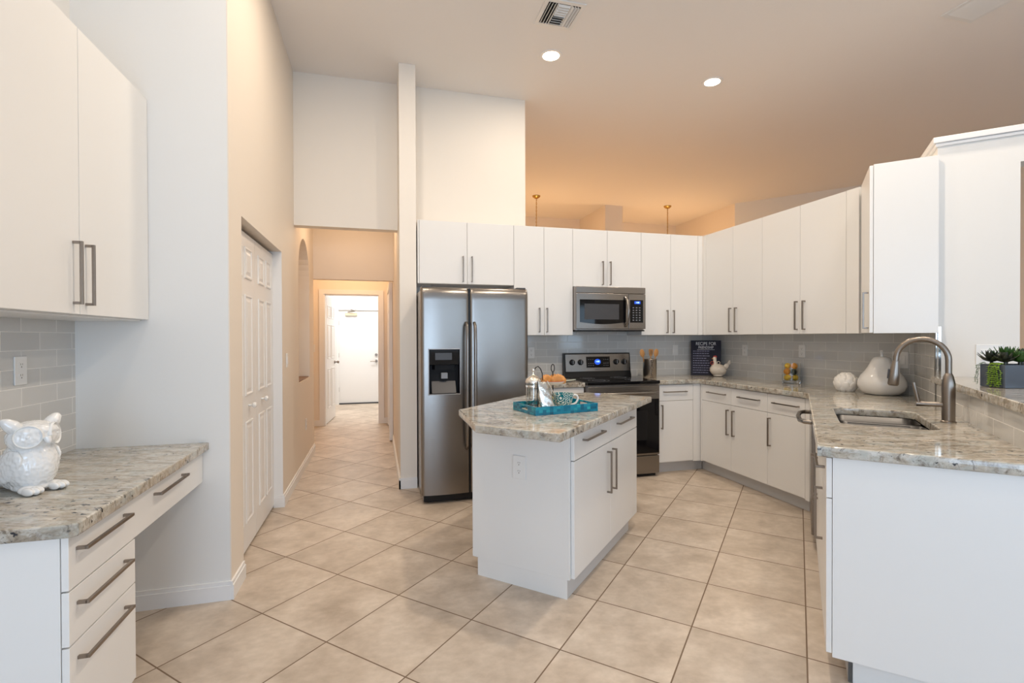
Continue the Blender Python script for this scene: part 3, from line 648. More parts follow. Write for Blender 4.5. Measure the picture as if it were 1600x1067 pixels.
# ------------------------------------------------------------------ range
rg = thing('range', 'stainless electric range with black glass top and oven door', 'oven', (1.869, 4.27, 0))
RW = .757
MB().box(.0, RW, .03, .63, .035, .895).build('body', steelv_m, rg)
MB().box(0, RW, -.02, .60, .895, .927).build('cooktop', glass_b, rg, bevel=.008)
m = MB()
for cx, cy, r_ in ((.19, .15, .10), (.56, .15, .08), (.19, .42, .075), (.56, .42, .10)):
    for rr in (r_, r_ * .6): m.lathe([(rr, 0), (rr + .002, .0), (rr + .002, .0006), (rr, .0006), (rr, 0)], 40, (cx, cy, .927), cap=False)
m.build('burner_rings', mgrey_m, rg)
od = MB().box(.004, RW - .004, -.012, .03, .213, .882).build('oven_door', steel_m, rg, bevel=.006)
MB().box(.012, RW - .012, -.0145, -.0115, .232, .752).build('door_glass', glass_b, od, bevel=.002)
MB().box(.14, .617, -.0152, -.0142, .36, .64).build('oven_window', black_m, od)
MB().tube([(.04, -.012, .815), (.05, -.05, .815), (.10, -.06, .815), (RW / 2, -.068, .815), (RW - .10, -.06, .815), (RW - .05, -.05, .815), (RW - .04, -.012, .815)], .0135, 12).build('door_handle', steel_m, od)
MB().box(.004, RW - .004, -.008, .03, .035, .205).build('storage_drawer', steel_m, rg, bevel=.005)
MB().box(.02, RW - .02, .04, .5, .0, .035).build('base', black_m, rg)
bgd = MB().xprism([(.545, .927), (.63, .927), (.63, 1.178), (.585, 1.178), (.565, .985)], 0, RW).build('backguard', black_m, rg, bevel=.003)
sl = math.atan2(.02, .19)
panel = MB().box(.012, RW - .012, -.004, .0, 0, .182).build('control_panel', steel_m, bgd, bevel=.006, loc=(0, .5635, .985), rot=(-sl, 0, 0))
MB().box(.245, .515, -.006, -.004, .040, .155).build('display_glass', glass_b, panel)
MB().lathe([(0, 0), (.036, 0), (.036, .001), (0, .001)], 32).build('clock_display', blue_led, panel, loc=(.372, -.006, .100), rot=(PI / 2, 0, 0)).scale = (1, .85, 1)
text('display_digits', '1:00', .026, (.372, -.0076, .103), (PI / 2, 0, 0), blue_dig, panel, .0003)
m = MB()
for x in (.27, .295, .32, .445, .468, .49):
    for z in (.062, .085, .125): m.box(x - .006, x + .006, -.0066, -.006, z - .002, z + .002)
tag(m.build('panel_markings', mgrey_m, panel), kind='stuff')
text('maker_lettering', 'SAMSUNG', .014, (.372, -.0043, .019), (PI / 2, 0, 0), dark_t, panel, .0003)
for x in (.085, .178, .585, .678):
    k = MB().lathe([(.030, 0), (.030, .006), (.024, .010), (.022, .028), (0, .030)], 28).build('knob', black_m, panel, loc=(x, -.004, .098), rot=(PI / 2, 0, 0))
    MB().box(-.003, .003, -.02, .02, .029, .0335).build('knob_grip', mgrey_m, k)

# ------------------------------------------------------------------ dishwasher
dw = thing('dishwasher', 'stainless dishwasher seen edge-on with a bowed towel-bar handle', 'dishwasher', ST(4.225, TF, 0), R(-135))
MB().box(.004, .60, .02, .58, .03, .872).build('body', dgrey_m, dw)
d = MB().box(.003, .60, -.022, .02, .10, .872).build('door', steel_m, dw, bevel=.006)
MB().tube([(.05, -.02, .80), (.06, -.06, .80), (.12, -.085, .80), (.30, -.095, .80), (.48, -.085, .80), (.54, -.06, .80), (.55, -.02, .80)], .014, 12).build('door_handle', steel_m, d)
MB().box(.0, .60, .06, .075, 0, .10).build('toe_kick', black_m, dw)

# ------------------------------------------------------------------ sink + faucet
sk = thing('kitchen_sink', 'undermount double-bowl stainless sink sunk in the peninsula countertop', 'sink', ST(3.2, -.37, .88), R(45))
def bowl(mb, x0, x1, y0, y1, depth, zt=0):
    top = rrect(x0, x1, y0, y1, .055, 5); mid = rrect(x0 + .008, x1 - .008, y0 + .008, y1 - .008, .05, 5); bot = rrect(x0 + .035, x1 - .035, y0 + .035, y1 - .035, .04, 5)
    rings = [[mb.bm.verts.new((x, y, z)) for x, y in P_] for P_, z in ((top, zt), (mid, -depth + .03), (bot, -depth))]
    for a, b in zip(rings, rings[1:]):
        for i in range(len(a)): mb.bm.faces.new((a[i], b[i], b[(i + 1) % len(a)], a[(i + 1) % len(a)]))
    mb.bm.faces.new(rings[-1]); return mb
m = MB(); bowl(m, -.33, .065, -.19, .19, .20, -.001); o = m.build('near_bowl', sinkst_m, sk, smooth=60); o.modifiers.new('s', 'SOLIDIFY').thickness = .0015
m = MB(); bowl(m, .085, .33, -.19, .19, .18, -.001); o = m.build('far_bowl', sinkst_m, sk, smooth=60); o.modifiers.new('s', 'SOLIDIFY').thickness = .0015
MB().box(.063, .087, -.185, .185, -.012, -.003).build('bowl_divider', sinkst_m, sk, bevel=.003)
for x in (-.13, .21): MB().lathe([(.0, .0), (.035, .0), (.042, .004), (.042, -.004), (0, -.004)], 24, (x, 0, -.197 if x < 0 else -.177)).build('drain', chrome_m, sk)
fc = thing('faucet', 'brushed nickel gooseneck pull-down faucet behind the sink', 'faucet', ST(3.163, -.636, .922), R(45))
# local x = +s, local y = +t ; spout arcs toward +t with a slight swing
MB().lathe([(.031, 0), (.031, .006), (.026, .010), (.0265, .10), (.027, .15), (.0265, .19), (.020, .225), (.0135, .24)], 28).build('faucet_body', nick_m, fc)
ang = R(15); ux, uy = math.sin(ang) * 1.0, math.cos(ang); RR = .102
path = [(0, 0, .235), (0, 0, .30)] + [(ux * (RR - RR * math.cos(PI * i / 16 * .97)), uy * (RR - RR * math.cos(PI * i / 16 * .97)), .305 + RR * math.sin(PI * i / 16 * .97)) for i in range(17)]
e = Vector(path[-1]); dn = Vector((ux * .09, uy * .09, -1)).normalized(); path.append(tuple(e + dn * .02))
MB().tube(path, .0135, 16).build('faucet_spout', nick_m, fc)
e = e + dn * .02; sh = MB().lathe([(.0155, 0), (.0165, .003), (.0165, .012), (.018, .02), (.023, .07), (.0245, .12), (.020, .128), (0, .128)], 28).build('spray_head', nick_m, fc, loc=tuple(e))
sh.rotation_euler = dn.to_track_quat('Z', 'Y').to_euler()
MB().box(-.009, .009, .017, .028, .045, .095).build('spray_button', dgrey_m, sh, bevel=.003)
m = MB().tube([(0, .02, .085), (.0, .125, .085)], .0125, 14); m.tube([(0, .112, .082), (-.004, .125, .14), (-.006, .136, .19)], [.010, .0085, .0075], 12); m.build('faucet_lever', nick_m, fc)

# ------------------------------------------------------------------ outlets and switches
def plate(label, loc, rz, kind='outlet', w=.072, h=.116, name=None):
    u = thing(name or ('power_outlet' if kind == 'outlet' else 'light_switch'), label, 'outlet' if kind == 'outlet' else 'switch', loc, rz)
    pl = MB().box(-w / 2, w / 2, -.006, 0, -h / 2, h / 2).build('cover_plate', plate_m, u, bevel=.0025)
    if kind == 'outlet':
        for zc in (.022, -.022):
            r_ = MB().lathe([(0, 0), (.0155, 0), (.0155, .0012), (0, .0012)], 20).build('receptacle', plate_m, u, loc=(0, -.0059, zc), rot=(PI / 2, 0, 0))
            MB().box(-.0065, -.0045, .000, .008, .0012, .0016).box(.0045, .0065, .000, .008, .0012, .0016).cyl((0, -.007, .0014), .0028, .0006, 'z', 10).build('slots', slot_m, r_)
    else:
        n_ = max(1, round(w / .072))
        for i in range(n_):
            xc = (i - (n_ - 1) / 2) * .046
            MB().xprism([(-.0058, -.032), (-.0058, .032), (-.008, .030), (-.0105, -.030)], xc - .016, xc + .016).build('rocker', plate_m, u)
    return u
plate('white power outlet on the grey tile above the owl', (-1.401, 2.465, 1.215), PI / 2)
u = plate('white power outlet on the end panel of the island', ST(2.3375, 1.30, .645), -PI / 4, w=.08, h=.125)
u.rotation_euler = (0, 0, R(-45))
plate('white power outlet beside the refrigerator on the back tile', (1.53, 4.911, 1.187), 0)
plate('white switch on the back tile right of the utensil crock', (3.22, 4.911, 1.197), 0, 'switch')
plate('white power outlet on the right tile just past the hen', (3.701, 4.38, 1.205), -PI / 2)
plate('white power outlet on the right tile above the lemon jar', (3.701, 3.655, 1.212), -PI / 2)
plate('pale double switch plate on the right tile behind the pear', (3.701, 2.78, 1.17), -PI / 2, 'switch', w=.12, h=.12)
plate('wide white switch plate on the partition behind the planter', ST(3.899, -.965, 1.235), R(-45), 'switch', w=.12, h=.118)
plate('white light switch on the hall wall just past the closet', (-.734, 4.50, 1.16), PI / 2, 'switch')
plate('low white power outlet on the hall wall below the arched niche', (-.734, 5.62, .44), PI / 2)
plate('white light switch on the far lobby wall left of the doorway', (-.98, DY - .001, 1.19), 0, 'switch', w=.118)

# ------------------------------------------------------------------ ceiling fittings
def can(label, x, y, first=None, group=None):
    t = thing('recessed_light', label, 'light', (x, y, CZ), 0, group)
    MB().lathe([(.072, 0), (.072, -.004), (.094, -.005), (.096, -.001), (.096, 0)], 40, cap=False).build('trim_ring', trim_m, t)
    MB().lathe([(0, -.003), (.072, -.003), (.072, -.0005), (0, -.0005)], 32).build('lamp_lens', lampglow, t)
    return t
labs = ['lit round recessed light below the square air vent', 'lit round recessed light right of the other, over the wall cabinets']
for i, (x, y) in enumerate(CANS):
    if i < 2: can(labs[i], x, y)
    else: can('round recessed ceiling light out of view above or behind the viewpoint', x, y, group='recessed ceiling lights out of view')
    l = bpy.data.lights.new('can_lamp', 'AREA'); l.shape = 'DISK'; l.size = .14; l.energy = CANW * (.36, .66, .34, 1.45, .80, .25, .15, .1, .55)[i]; l.color = (1, .85, .68)
    o = bpy.data.objects.new('can_lamp', l); COL.objects.link(o); o.location = (x, y, CZ - .006)
# square four-way register
v = thing('air_vent', 'square white louvred air vent in the ceiling above the island', 'vent', (1.335, 3.545, CZ))
q = .155
m = MB()
for a in ((-q, q, -q, -q + .03), (-q, q, q - .03, q), (-q, -q + .03, -q + .03, q - .03), (q - .03, q, -q + .03, q - .03)): m.box(a[0], a[1], a[2], a[3], -.008, -.0005)
m.box(-.052, -.046, -.125, .125, -.010, -.001).box(.046, .052, -.125, .125, -.010, -.001).build('frame', plate_m, v)
MB().box(-.125, .125, -.125, .125, -.0012, -.0004).build('dark_duct', black_m, v)
for x0 in (-.118, -.096, -.074, .060, .082, .104):
    o = MB().box(-.001, .001, -.12, .12, -.010, .010).build('louvre', plate_m, v, loc=(x0 + .004, 0, -.011), rot=(0, R(40 if x0 < 0 else -40), 0))
for i in range(9):
    o = MB().box(-.045, .045, -.001, .001, -.009, .009).build('louvre', plate_m, v, loc=(0, -.108 + i * .027, -.0105), rot=(R(-40 if i > 4 else 40), 0, 0))
v = thing('return_air_grille', 'long pale return grille in the ceiling at the top right', 'vent', (4.30, 2.50, CZ))
m = MB()
for a in ((-.155, .155, -.32, -.29), (-.155, .155, .29, .32), (-.155, -.125, -.29, .29), (.125, .155, -.29, .29)): m.box(a[0], a[1], a[2], a[3], -.008, -.0005)
m.build('frame', plate_m, v); MB().box(-.125, .125, -.29, .29, -.0012, -.0004).build('duct_back', toe_m, v)
for i in range(12): MB().box(-.001, .001, -.288, .288, -.010, .010).build('louvre', plate_m, v, loc=(-.11 + i * .02, 0, -.008), rot=(0, R(-58), 0))
def pendant(label, x, y):
    t = thing('pendant_light', label, 'light', (x, y, CZ))
    MB().lathe([(.012, -.05), (.03, -.045), (.065, -.02), (.07, -.002), (.07, 0)], 28).build('canopy', brass_m, t)
    m = MB(); n = 44
    for i in range(n):
        z = -.055 - i * .032; a = (i % 2) * PI / 2
        pts = [(math.cos(a) * .010 * math.cos(2 * PI * k / 10), math.sin(a) * .010 * math.cos(2 * PI * k / 10), z - .012 + .021 * math.sin(2 * PI * k / 10)) for k in range(11)]
        m.tube(pts, .0028, 5)
    m.tube([(.003, 0, -.04), (-.004, 0, -.5), (.004, 0, -1.0), (0, 0, -1.45)], .003, 6)
    m.build('chain', brass_m, t)
    MB().lathe([(.012, -1.45), (.03, -1.48), (.02, -1.52), (.05, -1.58), (.03, -1.62), (0, -1.64)], 20).build('hub', brass_m, t)
    for k in range(5):
        a = 2 * PI * k / 5; c, s_ = math.cos(a), math.sin(a)
        ar = MB().tube([(.03 * c, .03 * s_, -1.56), (.12 * c, .12 * s_, -1.62), (.2 * c, .2 * s_, -1.58), (.22 * c, .22 * s_, -1.52)], .007, 8).build('arm', brass_m, t)
        MB().ell((.22 * c, .22 * s_, -1.48), (.016, .016, .035)).build('bulb', bulb_m, ar)
    return t
pendant('brass canopy and chain of the hanging light beyond the left wall cabinets', 2.647, 8.17)
pendant('brass canopy and chain of the hanging light nearer the corner cabinets', 5.216, 8.197)

# ------------------------------------------------------------------ things on the desk
ow = thing('owl_figurine', 'glossy white ceramic owl on the desk countertop', 'figurine', (-1.170, 2.11, DT), R(-29)); ow.scale = (.92, .92, .92)
# local +x is where the owl looks
m = MB(); m.ell((.0, 0, .105), (.085, .078, .105), Matrix.Rotation(R(-14), 3, 'Y'), 32, 24).ell((-.045, 0, .075), (.085, .066, .075), Matrix.Rotation(R(-25), 3, 'Y')).ell((-.125, 0, .035), (.08, .045, .026), Matrix.Rotation(R(-14), 3, 'Y'))
m.ell((.012, 0, .205), (.068, .080, .062)).ell((.03, 0, .228), (.05, .070, .03)); m.ell((.0, 0, .018), (.07, .055, .02))
bd = remesh(m.build('body', ceramic_m, ow), .004, 8)
tx = bpy.data.textures.new('feather_texture', 'VORONOI'); tx.noise_scale = .012
dm_ = bd.modifiers.new('feathers', 'DISPLACE'); dm_.texture = tx; dm_.strength = .004; dm_.mid_level = .5; dm_.texture_coords = 'LOCAL'
for sgn in (-1, 1):
    a = sgn * 37
    dsc = MB().lathe([(0, .012), (.014, .010), (.020, .003), (.034, .005), (.040, .012), (.044, .006), (.040, -.012), (0, -.014)], 36).build('eye_disc', ceramic_m, ow, loc=(.052, sgn * .040, .212))
    dirv = Vector((math.cos(R(a)), math.sin(R(a)), .08)); dsc.rotation_euler = dirv.to_track_quat('Z', 'Y').to_euler()
    MB().ell((0, 0, .010), (.009, .009, .007)).build('pupil', ceramic_m, dsc)
    remesh(MB().tube([(.010, sgn * .045, .232), (.012, sgn * .068, .256), (.006, sgn * .084, .272), (.0, sgn * .092, .280)], [.026, .025, .017, .006], 12).build('ear_tuft', ceramic_m, ow), .003, 3)
    w_ = MB().ell((-.018, sgn * .064, .100), (.084, .016, .052), Matrix.Rotation(R(-38), 3, 'Y')).build('wing', ceramic_m, ow); w_ = remesh(w_, .004, 3)
    dmw = w_.modifiers.new('feathers', 'DISPLACE'); dmw.texture = tx; dmw.strength = .005; dmw.texture_coords = 'LOCAL'
    m = MB()
    for k in (-1, 0, 1): m.ell((.075 + (.006 if k == 0 else 0), sgn * .042 + k * .017, .015), (.030, .011, .015))
    m.ell((.05, sgn * .042, .017), (.03, .028, .016)); remesh(m.build('foot', ceramic_m, ow), .003, 4)
MB().lathe([(0, 0), (.013, 0), (.010, .016), (0, .030)], 14).build('beak', ceramic_m, ow, loc=(.085, 0, .205), rot=(0, R(150), 0))

# ------------------------------------------------------------------ things on the island
TR = R(11); c2 = Vector((.819, 2.551)); IZ = .92
def tl(x, y): return (c2.x + x * math.cos(TR) - y * math.sin(TR), c2.y + x * math.sin(TR) + y * math.cos(TR))
ty = thing('serving_tray', 'teal mosaic rectangular tray with cut-out handles on the island', 'tray', (c2.x, c2.y, IZ), TR)
TL, TW, TH = .408, .275, .046
MB().box(.006, TL - .006, .006, TW - .006, .001, .008).build('tray_floor', teal_in, ty)
MB().box(0, TL, 0, .010, 0, TH).build('long_side', teal_m, ty, bevel=.001); MB().box(0, TL, TW - .010, TW, 0, TH).build('long_side', teal_m, ty, bevel=.001)
for x in (0, TL - .010):
    m = MB().box(x, x + .010, .010, TW - .010, 0, .017).box(x, x + .010, .010, .095, .017, .036).box(x, x + .010, TW - .095, TW - .010, .017, .036).box(x, x + .010, .010, TW - .010, .036, TH)
    m.build('short_side', teal_m, ty, bevel=.001)
FZ = IZ + .0085
# french press
fx, fy = tl(.098, .205)
fp = thing('french_press', 'glass and chrome french press coffee maker at the left of the tray', 'coffee maker', (fx, fy, FZ), R(-12))
MB().lathe([(.0, .012), (.040, .012), (.0435, .016), (.0435, .152), (.041, .152), (.041, .018), (0, .015)], 36).build('glass_beaker', glass_m, fp)
m = MB(); 
for z in (.010, .128): m.lathe([(.0455, z), (.0475, z), (.0475, z + .010), (.0455, z + .010), (.0455, z)], 36, cap=False)
for k in range(4):
    a = 2 * PI * k / 4 + .5; m.tube([(.049 * math.cos(a), .049 * math.sin(a), 0), (.047 * math.cos(a), .047 * math.sin(a), .14)], .003, 6)
m.lathe([(0, .006), (.046, .006), (.046, .011), (0, .011)], 32).build('chrome_frame', chrome_m, fp)
MB().lathe([(.048, .152), (.0485, .160), (.044, .172), (.030, .186), (.012, .193), (.006, .197), (.0035, .20), (.0035, .215), (.009, .218), (.011, .226), (.008, .234), (0, .236)], 36).build('lid', chrome_m, fp)
MB().lathe([(0, .05), (.039, .05), (.039, .055), (.004, .056), (.003, .19), (0, .19)], 24).build('plunger', chrome_m, fp)
MB().tube([(.05, 0, .02), (.075, 0, .03), (.082, 0, .08), (.078, 0, .13), (.052, 0, .146)], .006, 10).build('handle', iron_m, fp)
MB().tube([(.006, 0, .222), (.014, -.002, .240), (.028, -.003, .246), (.042, -.003, .232), (.052, -.002, .205), (.055, 0, .165)], .0032, 8).build('wire_lever', iron_m, fp)
# silver bag
bx, by = tl(.135, .105)
sb = thing('coffee_bag', 'crumpled silver foil bag leaning beside the french press', 'bag', (bx, by, FZ), R(5)); sb.scale = (1.2, 1.1, 1.12)
def bagmesh():
    m = MB(); nz, nu = 16, 28; rings = []
    for j in range(nz + 1):
        t = j / nz; z = .145 * t; rx = .042 * (1 - .45 * t ** 1.6); ry = .030 * (1 - t) ** .75 + .002; off = -.028 * t
        rings.append([m.bm.verts.new((off + rx * math.copysign(abs(math.cos(2 * PI * k / nu)) ** .6, math.cos(2 * PI * k / nu)) * (1 + .04 * math.sin(k * 2.3 + j)), ry * math.copysign(abs(math.sin(2 * PI * k / nu)) ** .8, math.sin(2 * PI * k / nu)) * (1 + .08 * math.sin(k * 1.7 + j * 1.3)), z)) for k in range(nu)])
    for a, b in zip(rings, rings[1:]):
        for k in range(nu): m.bm.faces.new((a[k], a[(k + 1) % nu], b[(k + 1) % nu], b[k]))
    m.bm.faces.new(rings[0][::-1]); m.bm.faces.new(rings[-1]); return m
bagmesh().build('foil_pouch', foil_m, sb, smooth=60)
MB().tube([(-.048, -.004, .004), (-.055, -.006, .07), (-.052, -.004, .148)], .0025, 6, 1).build('black_edge_seam', iron_m, sb)
MB().tube([(-.004, -.008, .150), (.028, -.022, .08), (.050, -.022, .006)], .006, 6, .4).build('side_gusset', chrome_m, sb)
# cup
cx_, cy_ = tl(.255, .13)
cu = thing('coffee_cup', 'white cup with teal flower pattern standing on the tray', 'cup', (cx_, cy_, FZ), R(-10))
MB().lathe([(0, .004), (.026, .004), (.028, 0), (.031, 0), (.034, .010), (.050, .035), (.058, .06), (.0625, .088), (.0600, .088), (.055, .06), (.047, .036), (.030, .013), (0, .010)], 40).build('cup_bowl', cup_m, cu)
MB().tube([(.055, 0, .075), (.070, 0, .079), (.082, 0, .075), (.088, 0, .062), (.085, 0, .047), (.076, 0, .033), (.062, 0, .025), (.045, 0, .022)], .0055, 10).build('cup_handle', ceramic_m, cu)
# tiered stand
sx_, sy_ = tl(.225, .215)
TSX, TSY = 1.07, 2.920
ts = thing('tiered_stand', 'two-tier plate stand with black iron ring handle just behind the teal tray', 'stand', (TSX, TSY + .055, IZ), 0)
m = MB().tube([(0, 0, .008), (0, 0, .206)], .0045, 8)
m.tube([(.0 + .011 * math.sin(2 * PI * k / 16), 0, .229 - .024 * math.cos(2 * PI * k / 16)) for k in range(17)], .0032, 8); m.build('center_rod', iron_m, ts)
MB().lathe([(0, .010), (.045, .010), (.048, 0), (.052, 0), (.055, .012), (.084, .024), (.0855, .028), (.080, .028), (.05, .017), (0, .016)], 40).build('lower_plate', platecr_m, ts)
MB().lathe([(0, .124), (.040, .124), (.060, .132), (.0755, .142), (.077, .147), (.071, .147), (.055, .138), (0, .130)], 40).build('upper_plate', platecr_m, ts)
MB().lathe([(.0752, .1455), (.0775, .1475), (.0765, .1495), (.0725, .1480), (.0752, .1455)], 40, cap=False).build('red_rim', red_m, ts)
def croissant(label, loc, rz, sc=1):
    t = thing('croissant', label, 'pastry', loc, rz)
    m = MB(); n = 13
    for i in range(n):
        a = R(-70 + 140 * i / (n - 1)); r_ = .010 + .0125 * math.cos(a * 1.05) + (.0015 if i % 2 == 0 else 0)
        m.ell((.035 * math.sin(a) * 1.1, .030 * math.cos(a) - .02, r_ * .9), (.011, r_ * 1.05, r_), Matrix.Rotation(-a, 3, 'Z'), 14, 10)
    o = m.build('croissant_body', crust_m, t); remesh(o, .0025, 2); t.scale = (sc, sc, sc * 1.35); return t
ux_, uy_ = TSX, TSY + .055
croissant('golden croissant on the left of the upper plate', (ux_ - .040, uy_ - .006, IZ + .1325), R(20), .95)
croissant('golden croissant on the right front of the upper plate', (ux_ + .030, uy_ - .014, IZ + .1325), R(-15), 1.0)
croissant('golden croissant at the back of the upper plate, behind the rod', (ux_ + .022, uy_ + .036, IZ + .1325), R(170), .95)
tag(MB().lathe([(0, -.021), (.012, -.019), (.021, -.006), (.022, .004), (.014, .017), (.004, .021), (0, .019)], 20, (ux_ - .030, uy_ - .035, IZ + .038)).build('apricot', lemon_m), 'small yellow-orange fruit on the lower plate between bag and cup', 'fruit')
tag(MB().lathe([(0, -.017), (.012, -.014), (.018, 0), (.012, .014), (0, .017)], 20, (ux_ - .042, uy_ + .012, IZ + .034)).build('plum', red_m), 'small dark red fruit on the lower plate behind the silver bag', 'fruit')

# ------------------------------------------------------------------ things on the counters
# sage ceramic pieces left of the range
t = thing('spoon_rest', 'pale green leaf-shaped spoon rest left of the range', 'spoon rest', (1.72, 4.42, .922), R(10))
m = MB(); n = 14
for i in range(n):
    a = i / (n - 1); m.ell((-.10 + .2 * a, 0, .008 + .010 * a), (.016, .004 + .036 * math.sin(PI * min(1, a * .9 + .1)), .005), None, 12, 8)
remesh(m.build('rest_dish', sage_m, t), .003, 4)
MB().tube([(-.10, .0, .010), (-.13, .01, .02), (-.15, .03, .045)], [.008, .006, .004], 8).build('rest_stem', sage_m, t)
# utensil crock
KX, KY = 2.735, 4.63
ck = thing('utensil_crock', 'dark metallic cylinder crock holding wooden spoons, right of the range', 'crock', (KX, KY, .922))
MB().lathe([(0, .0), (.068, .0), (.070, .003), (.070, .187), (.0715, .192), (.069, .195), (.066, .190), (.066, .006), (0, .006)], 40).build('crock_wall', crock_m, ck)
for i, ch in enumerate('UTENSILS'):
    text('embossed_letter', ch, .029, (-.015, -.0712, .172 - i * .0215), (PI / 2, 0, 0), steel_m, ck, .0015, sx=1.6)
def spoon(label, dx, dy, lean, az, head=(.028, .007, .042), slots=0, H=.285):
    t = thing('wooden_spoon' if not slots else 'wooden_spatula', label, 'utensil', (KX + dx, KY + dy, .9285))
    MB().tube([(0, 0, .002), (0, 0, .13), (0, 0, H - .06)], [.005, .005, .006], 10).build('handle', wood_m, t)
    if slots:
        m = MB(); 
        m.yprism([(-.016, H - .07), (.016, H - .07), (.026, H - .02), (.024, H), (-.024, H), (-.026, H - .02)], -.003, .003); hd = m.build('spatula_blade', wood_m, t, bevel=.001)
        for x in (-.010, .0, .010): MB().box(x - .002, x + .002, -.0034, .0034, H - .055, H - .012).build('slot', dark_t, hd)
    else: MB().ell((0, 0, H - .03), head).build('spoon_bowl', wood_m, t)
    t.rotation_euler = (R(lean * math.sin(R(az))), R(lean * math.cos(R(az))), 0)
    return t
spoon('wooden spoon leaning left in the crock', -.030, 0, -13, 0)
spoon('slotted wooden spatula standing in the middle of the crock', .012, .02, 3, 0, slots=1, H=.29)
spoon('wooden spoon leaning right in the crock', .030, 0, 10, 0)
# sign
sg = thing('recipe_sign', 'navy sign with white RECIPE FOR heading standing against the tile', 'sign', (3.478, 4.722, .9225), R(-38))
SR = Matrix.Rotation(R(-13), 3, 'X'); sg.rotation_euler = (R(-6), 0, R(-38))
MB().box(-.155, .155, 0, .015, 0, .385).build('board', navy_m, sg, bevel=.002)
RX = (PI / 2, 0, 0)
text('heading', 'RECIPE FOR', .050, (0, -.0016, .348), RX, white_t, sg, .0012, sx=.80)
text('heading', 'FRIENDSHIP', .040, (0, -.0016, .306), RX, white_t, sg, .0012, sx=.74)
MB().box(-.09, .09, -.0008, 0, .281, .284).build('heading_underline', white_t, sg)
m = MB(); random.seed(3)
for i in range(10):
    z = .262 - i * .0262; x = -.132; end = x + random.choice((.14, .17, .20, .15))
    while x < end:
        w_ = random.uniform(.008, .026); m.box(x, x + w_, -.0008, 0, z, z + .0075); x += w_ + .006
tag(m.build('small_text_lines', grey_t, sg), kind='stuff')
# hen
hn = thing('hen_figurine', 'cream ceramic hen with red comb in front of the navy sign', 'figurine', (3.512, 4.56, .922), R(-15))
m = MB(); m.ell((0, 0, .068), (.088, .062, .066), Matrix.Rotation(R(8), 3, 'Y'), 28, 20).ell((-.028, 0, .10), (.045, .038, .045)); m.tube([(-.03, 0, .11), (-.035, 0, .15), (-.036, 0, .185)], [.034, .020, .017], 14).ell((-.038, 0, .192), (.021, .017, .018)); m.ell((0, 0, .008), (.05, .045, .008))
remesh(m.build('body', cream_m, hn), .004, 6)
m = MB()
for k in range(5): m.ell((.082 + .012 * k * .8, 0, .100 + .012 * k), (.028, .010, .014), Matrix.Rotation(R(-50 - 8 * k), 3, 'Y'), 12, 8)
m.ell((.085, 0, .105), (.028, .014, .035), Matrix.Rotation(R(35), 3, 'Y')); remesh(m.build('tail', cream_m, hn), .003, 3)
m = MB(); [m.ell((-.045 + .012 * k, 0, .212 - abs(k - 1) * .003), (.008, .004, .012)) for k in range(3)]; m.build('comb', red_m, hn)
MB().lathe([(0, 0), (.005, 0), (0, .014)], 10).build('beak', orange_m, hn, loc=(-.057, 0, .19), rot=(0, R(-90), 0))
for sg_, xo in ((-1, -.062), (1, .0)):
    MB().tube([(-.035 + sg_ * (.018 + .016 * (1 - math.cos(2 * PI * k / 12)) / 1), -.012, .145 + .016 * math.sin(2 * PI * k / 12)) for k in range(13)], .0035, 6).build('bow_loop', cream_m if sg_ > 0 else red_m, hn)
m = MB().ell((.015, -.054, .07), (.045, .012, .032), Matrix.Rotation(R(15), 3, 'Y')); m.build('wing', cream_m, hn)
# jar of lemons
JX, JY = 3.60, 3.675
jr = thing('glass_jar', 'clear straight-sided glass jar full of citrus fruit by the right wall', 'jar', (JX, JY, .922))
MB().lathe([(0, 0), (.071, 0), (.074, .004), (.074, .185), (.0705, .185), (.0705, .028), (0, .024)], 44).build('jar_wall', glass_m, jr)
LF = [('lemon', 'yellow lemon at the bottom left of the glass jar', lemon_m, (-.027, -.020, .053), (.034, .026, .025), 20), ('lemon', 'yellow lemon at the bottom right of the glass jar', lemon_m, (.029, .014, .053), (.034, .026, .025), -40),
      ('orange', 'orange fruit in the middle left of the glass jar', orange_m, (-.033, -.008, .106), (.029, .029, .028), 0), ('lime', 'dark green lime in the middle right of the glass jar', lime_m, (.022, -.022, .106), (.029, .027, .027), 0),
      ('lemon', 'yellow lemon at the back middle of the glass jar', lemon_m, (.010, .038, .106), (.033, .025, .025), 60),
      ('orange', 'orange fruit at the top right of the glass jar', orange_m, (.024, -.012, .157), (.029, .028, .027), 0), ('lemon', 'yellow-orange lemon at the top left of the glass jar', lemon_m, (-.030, .012, .157), (.031, .026, .026), 100)]
for nme, lab, mt, c, r_, rz in LF:
    dx, dy = c[0], c[1]  # rotate so that local x is image-right
    wx = dx * .80 + dy * -.5; wx, wy = dx * .62 + dy * .78, -dx * .78 + dy * .62
    r_ = [q_ * 1.03 for q_ in r_]; o = MB().lathe([(0, -r_[0]), (.25 * r_[1], -r_[0] * .94), (.75 * r_[1], -r_[0] * .62), (r_[1], -.1 * r_[0]), (r_[1] * .97, .2 * r_[0]), (.72 * r_[1], .66 * r_[0]), (.28 * r_[1], .95 * r_[0]), (0, r_[0])], 24).build(nme, mt)
    o.location = (JX + wx, JY + wy, .922 + c[2]); o.rotation_euler = (R(80) if nme == 'lemon' else 0, 0, R(rz)); tag(o, lab, 'fruit')
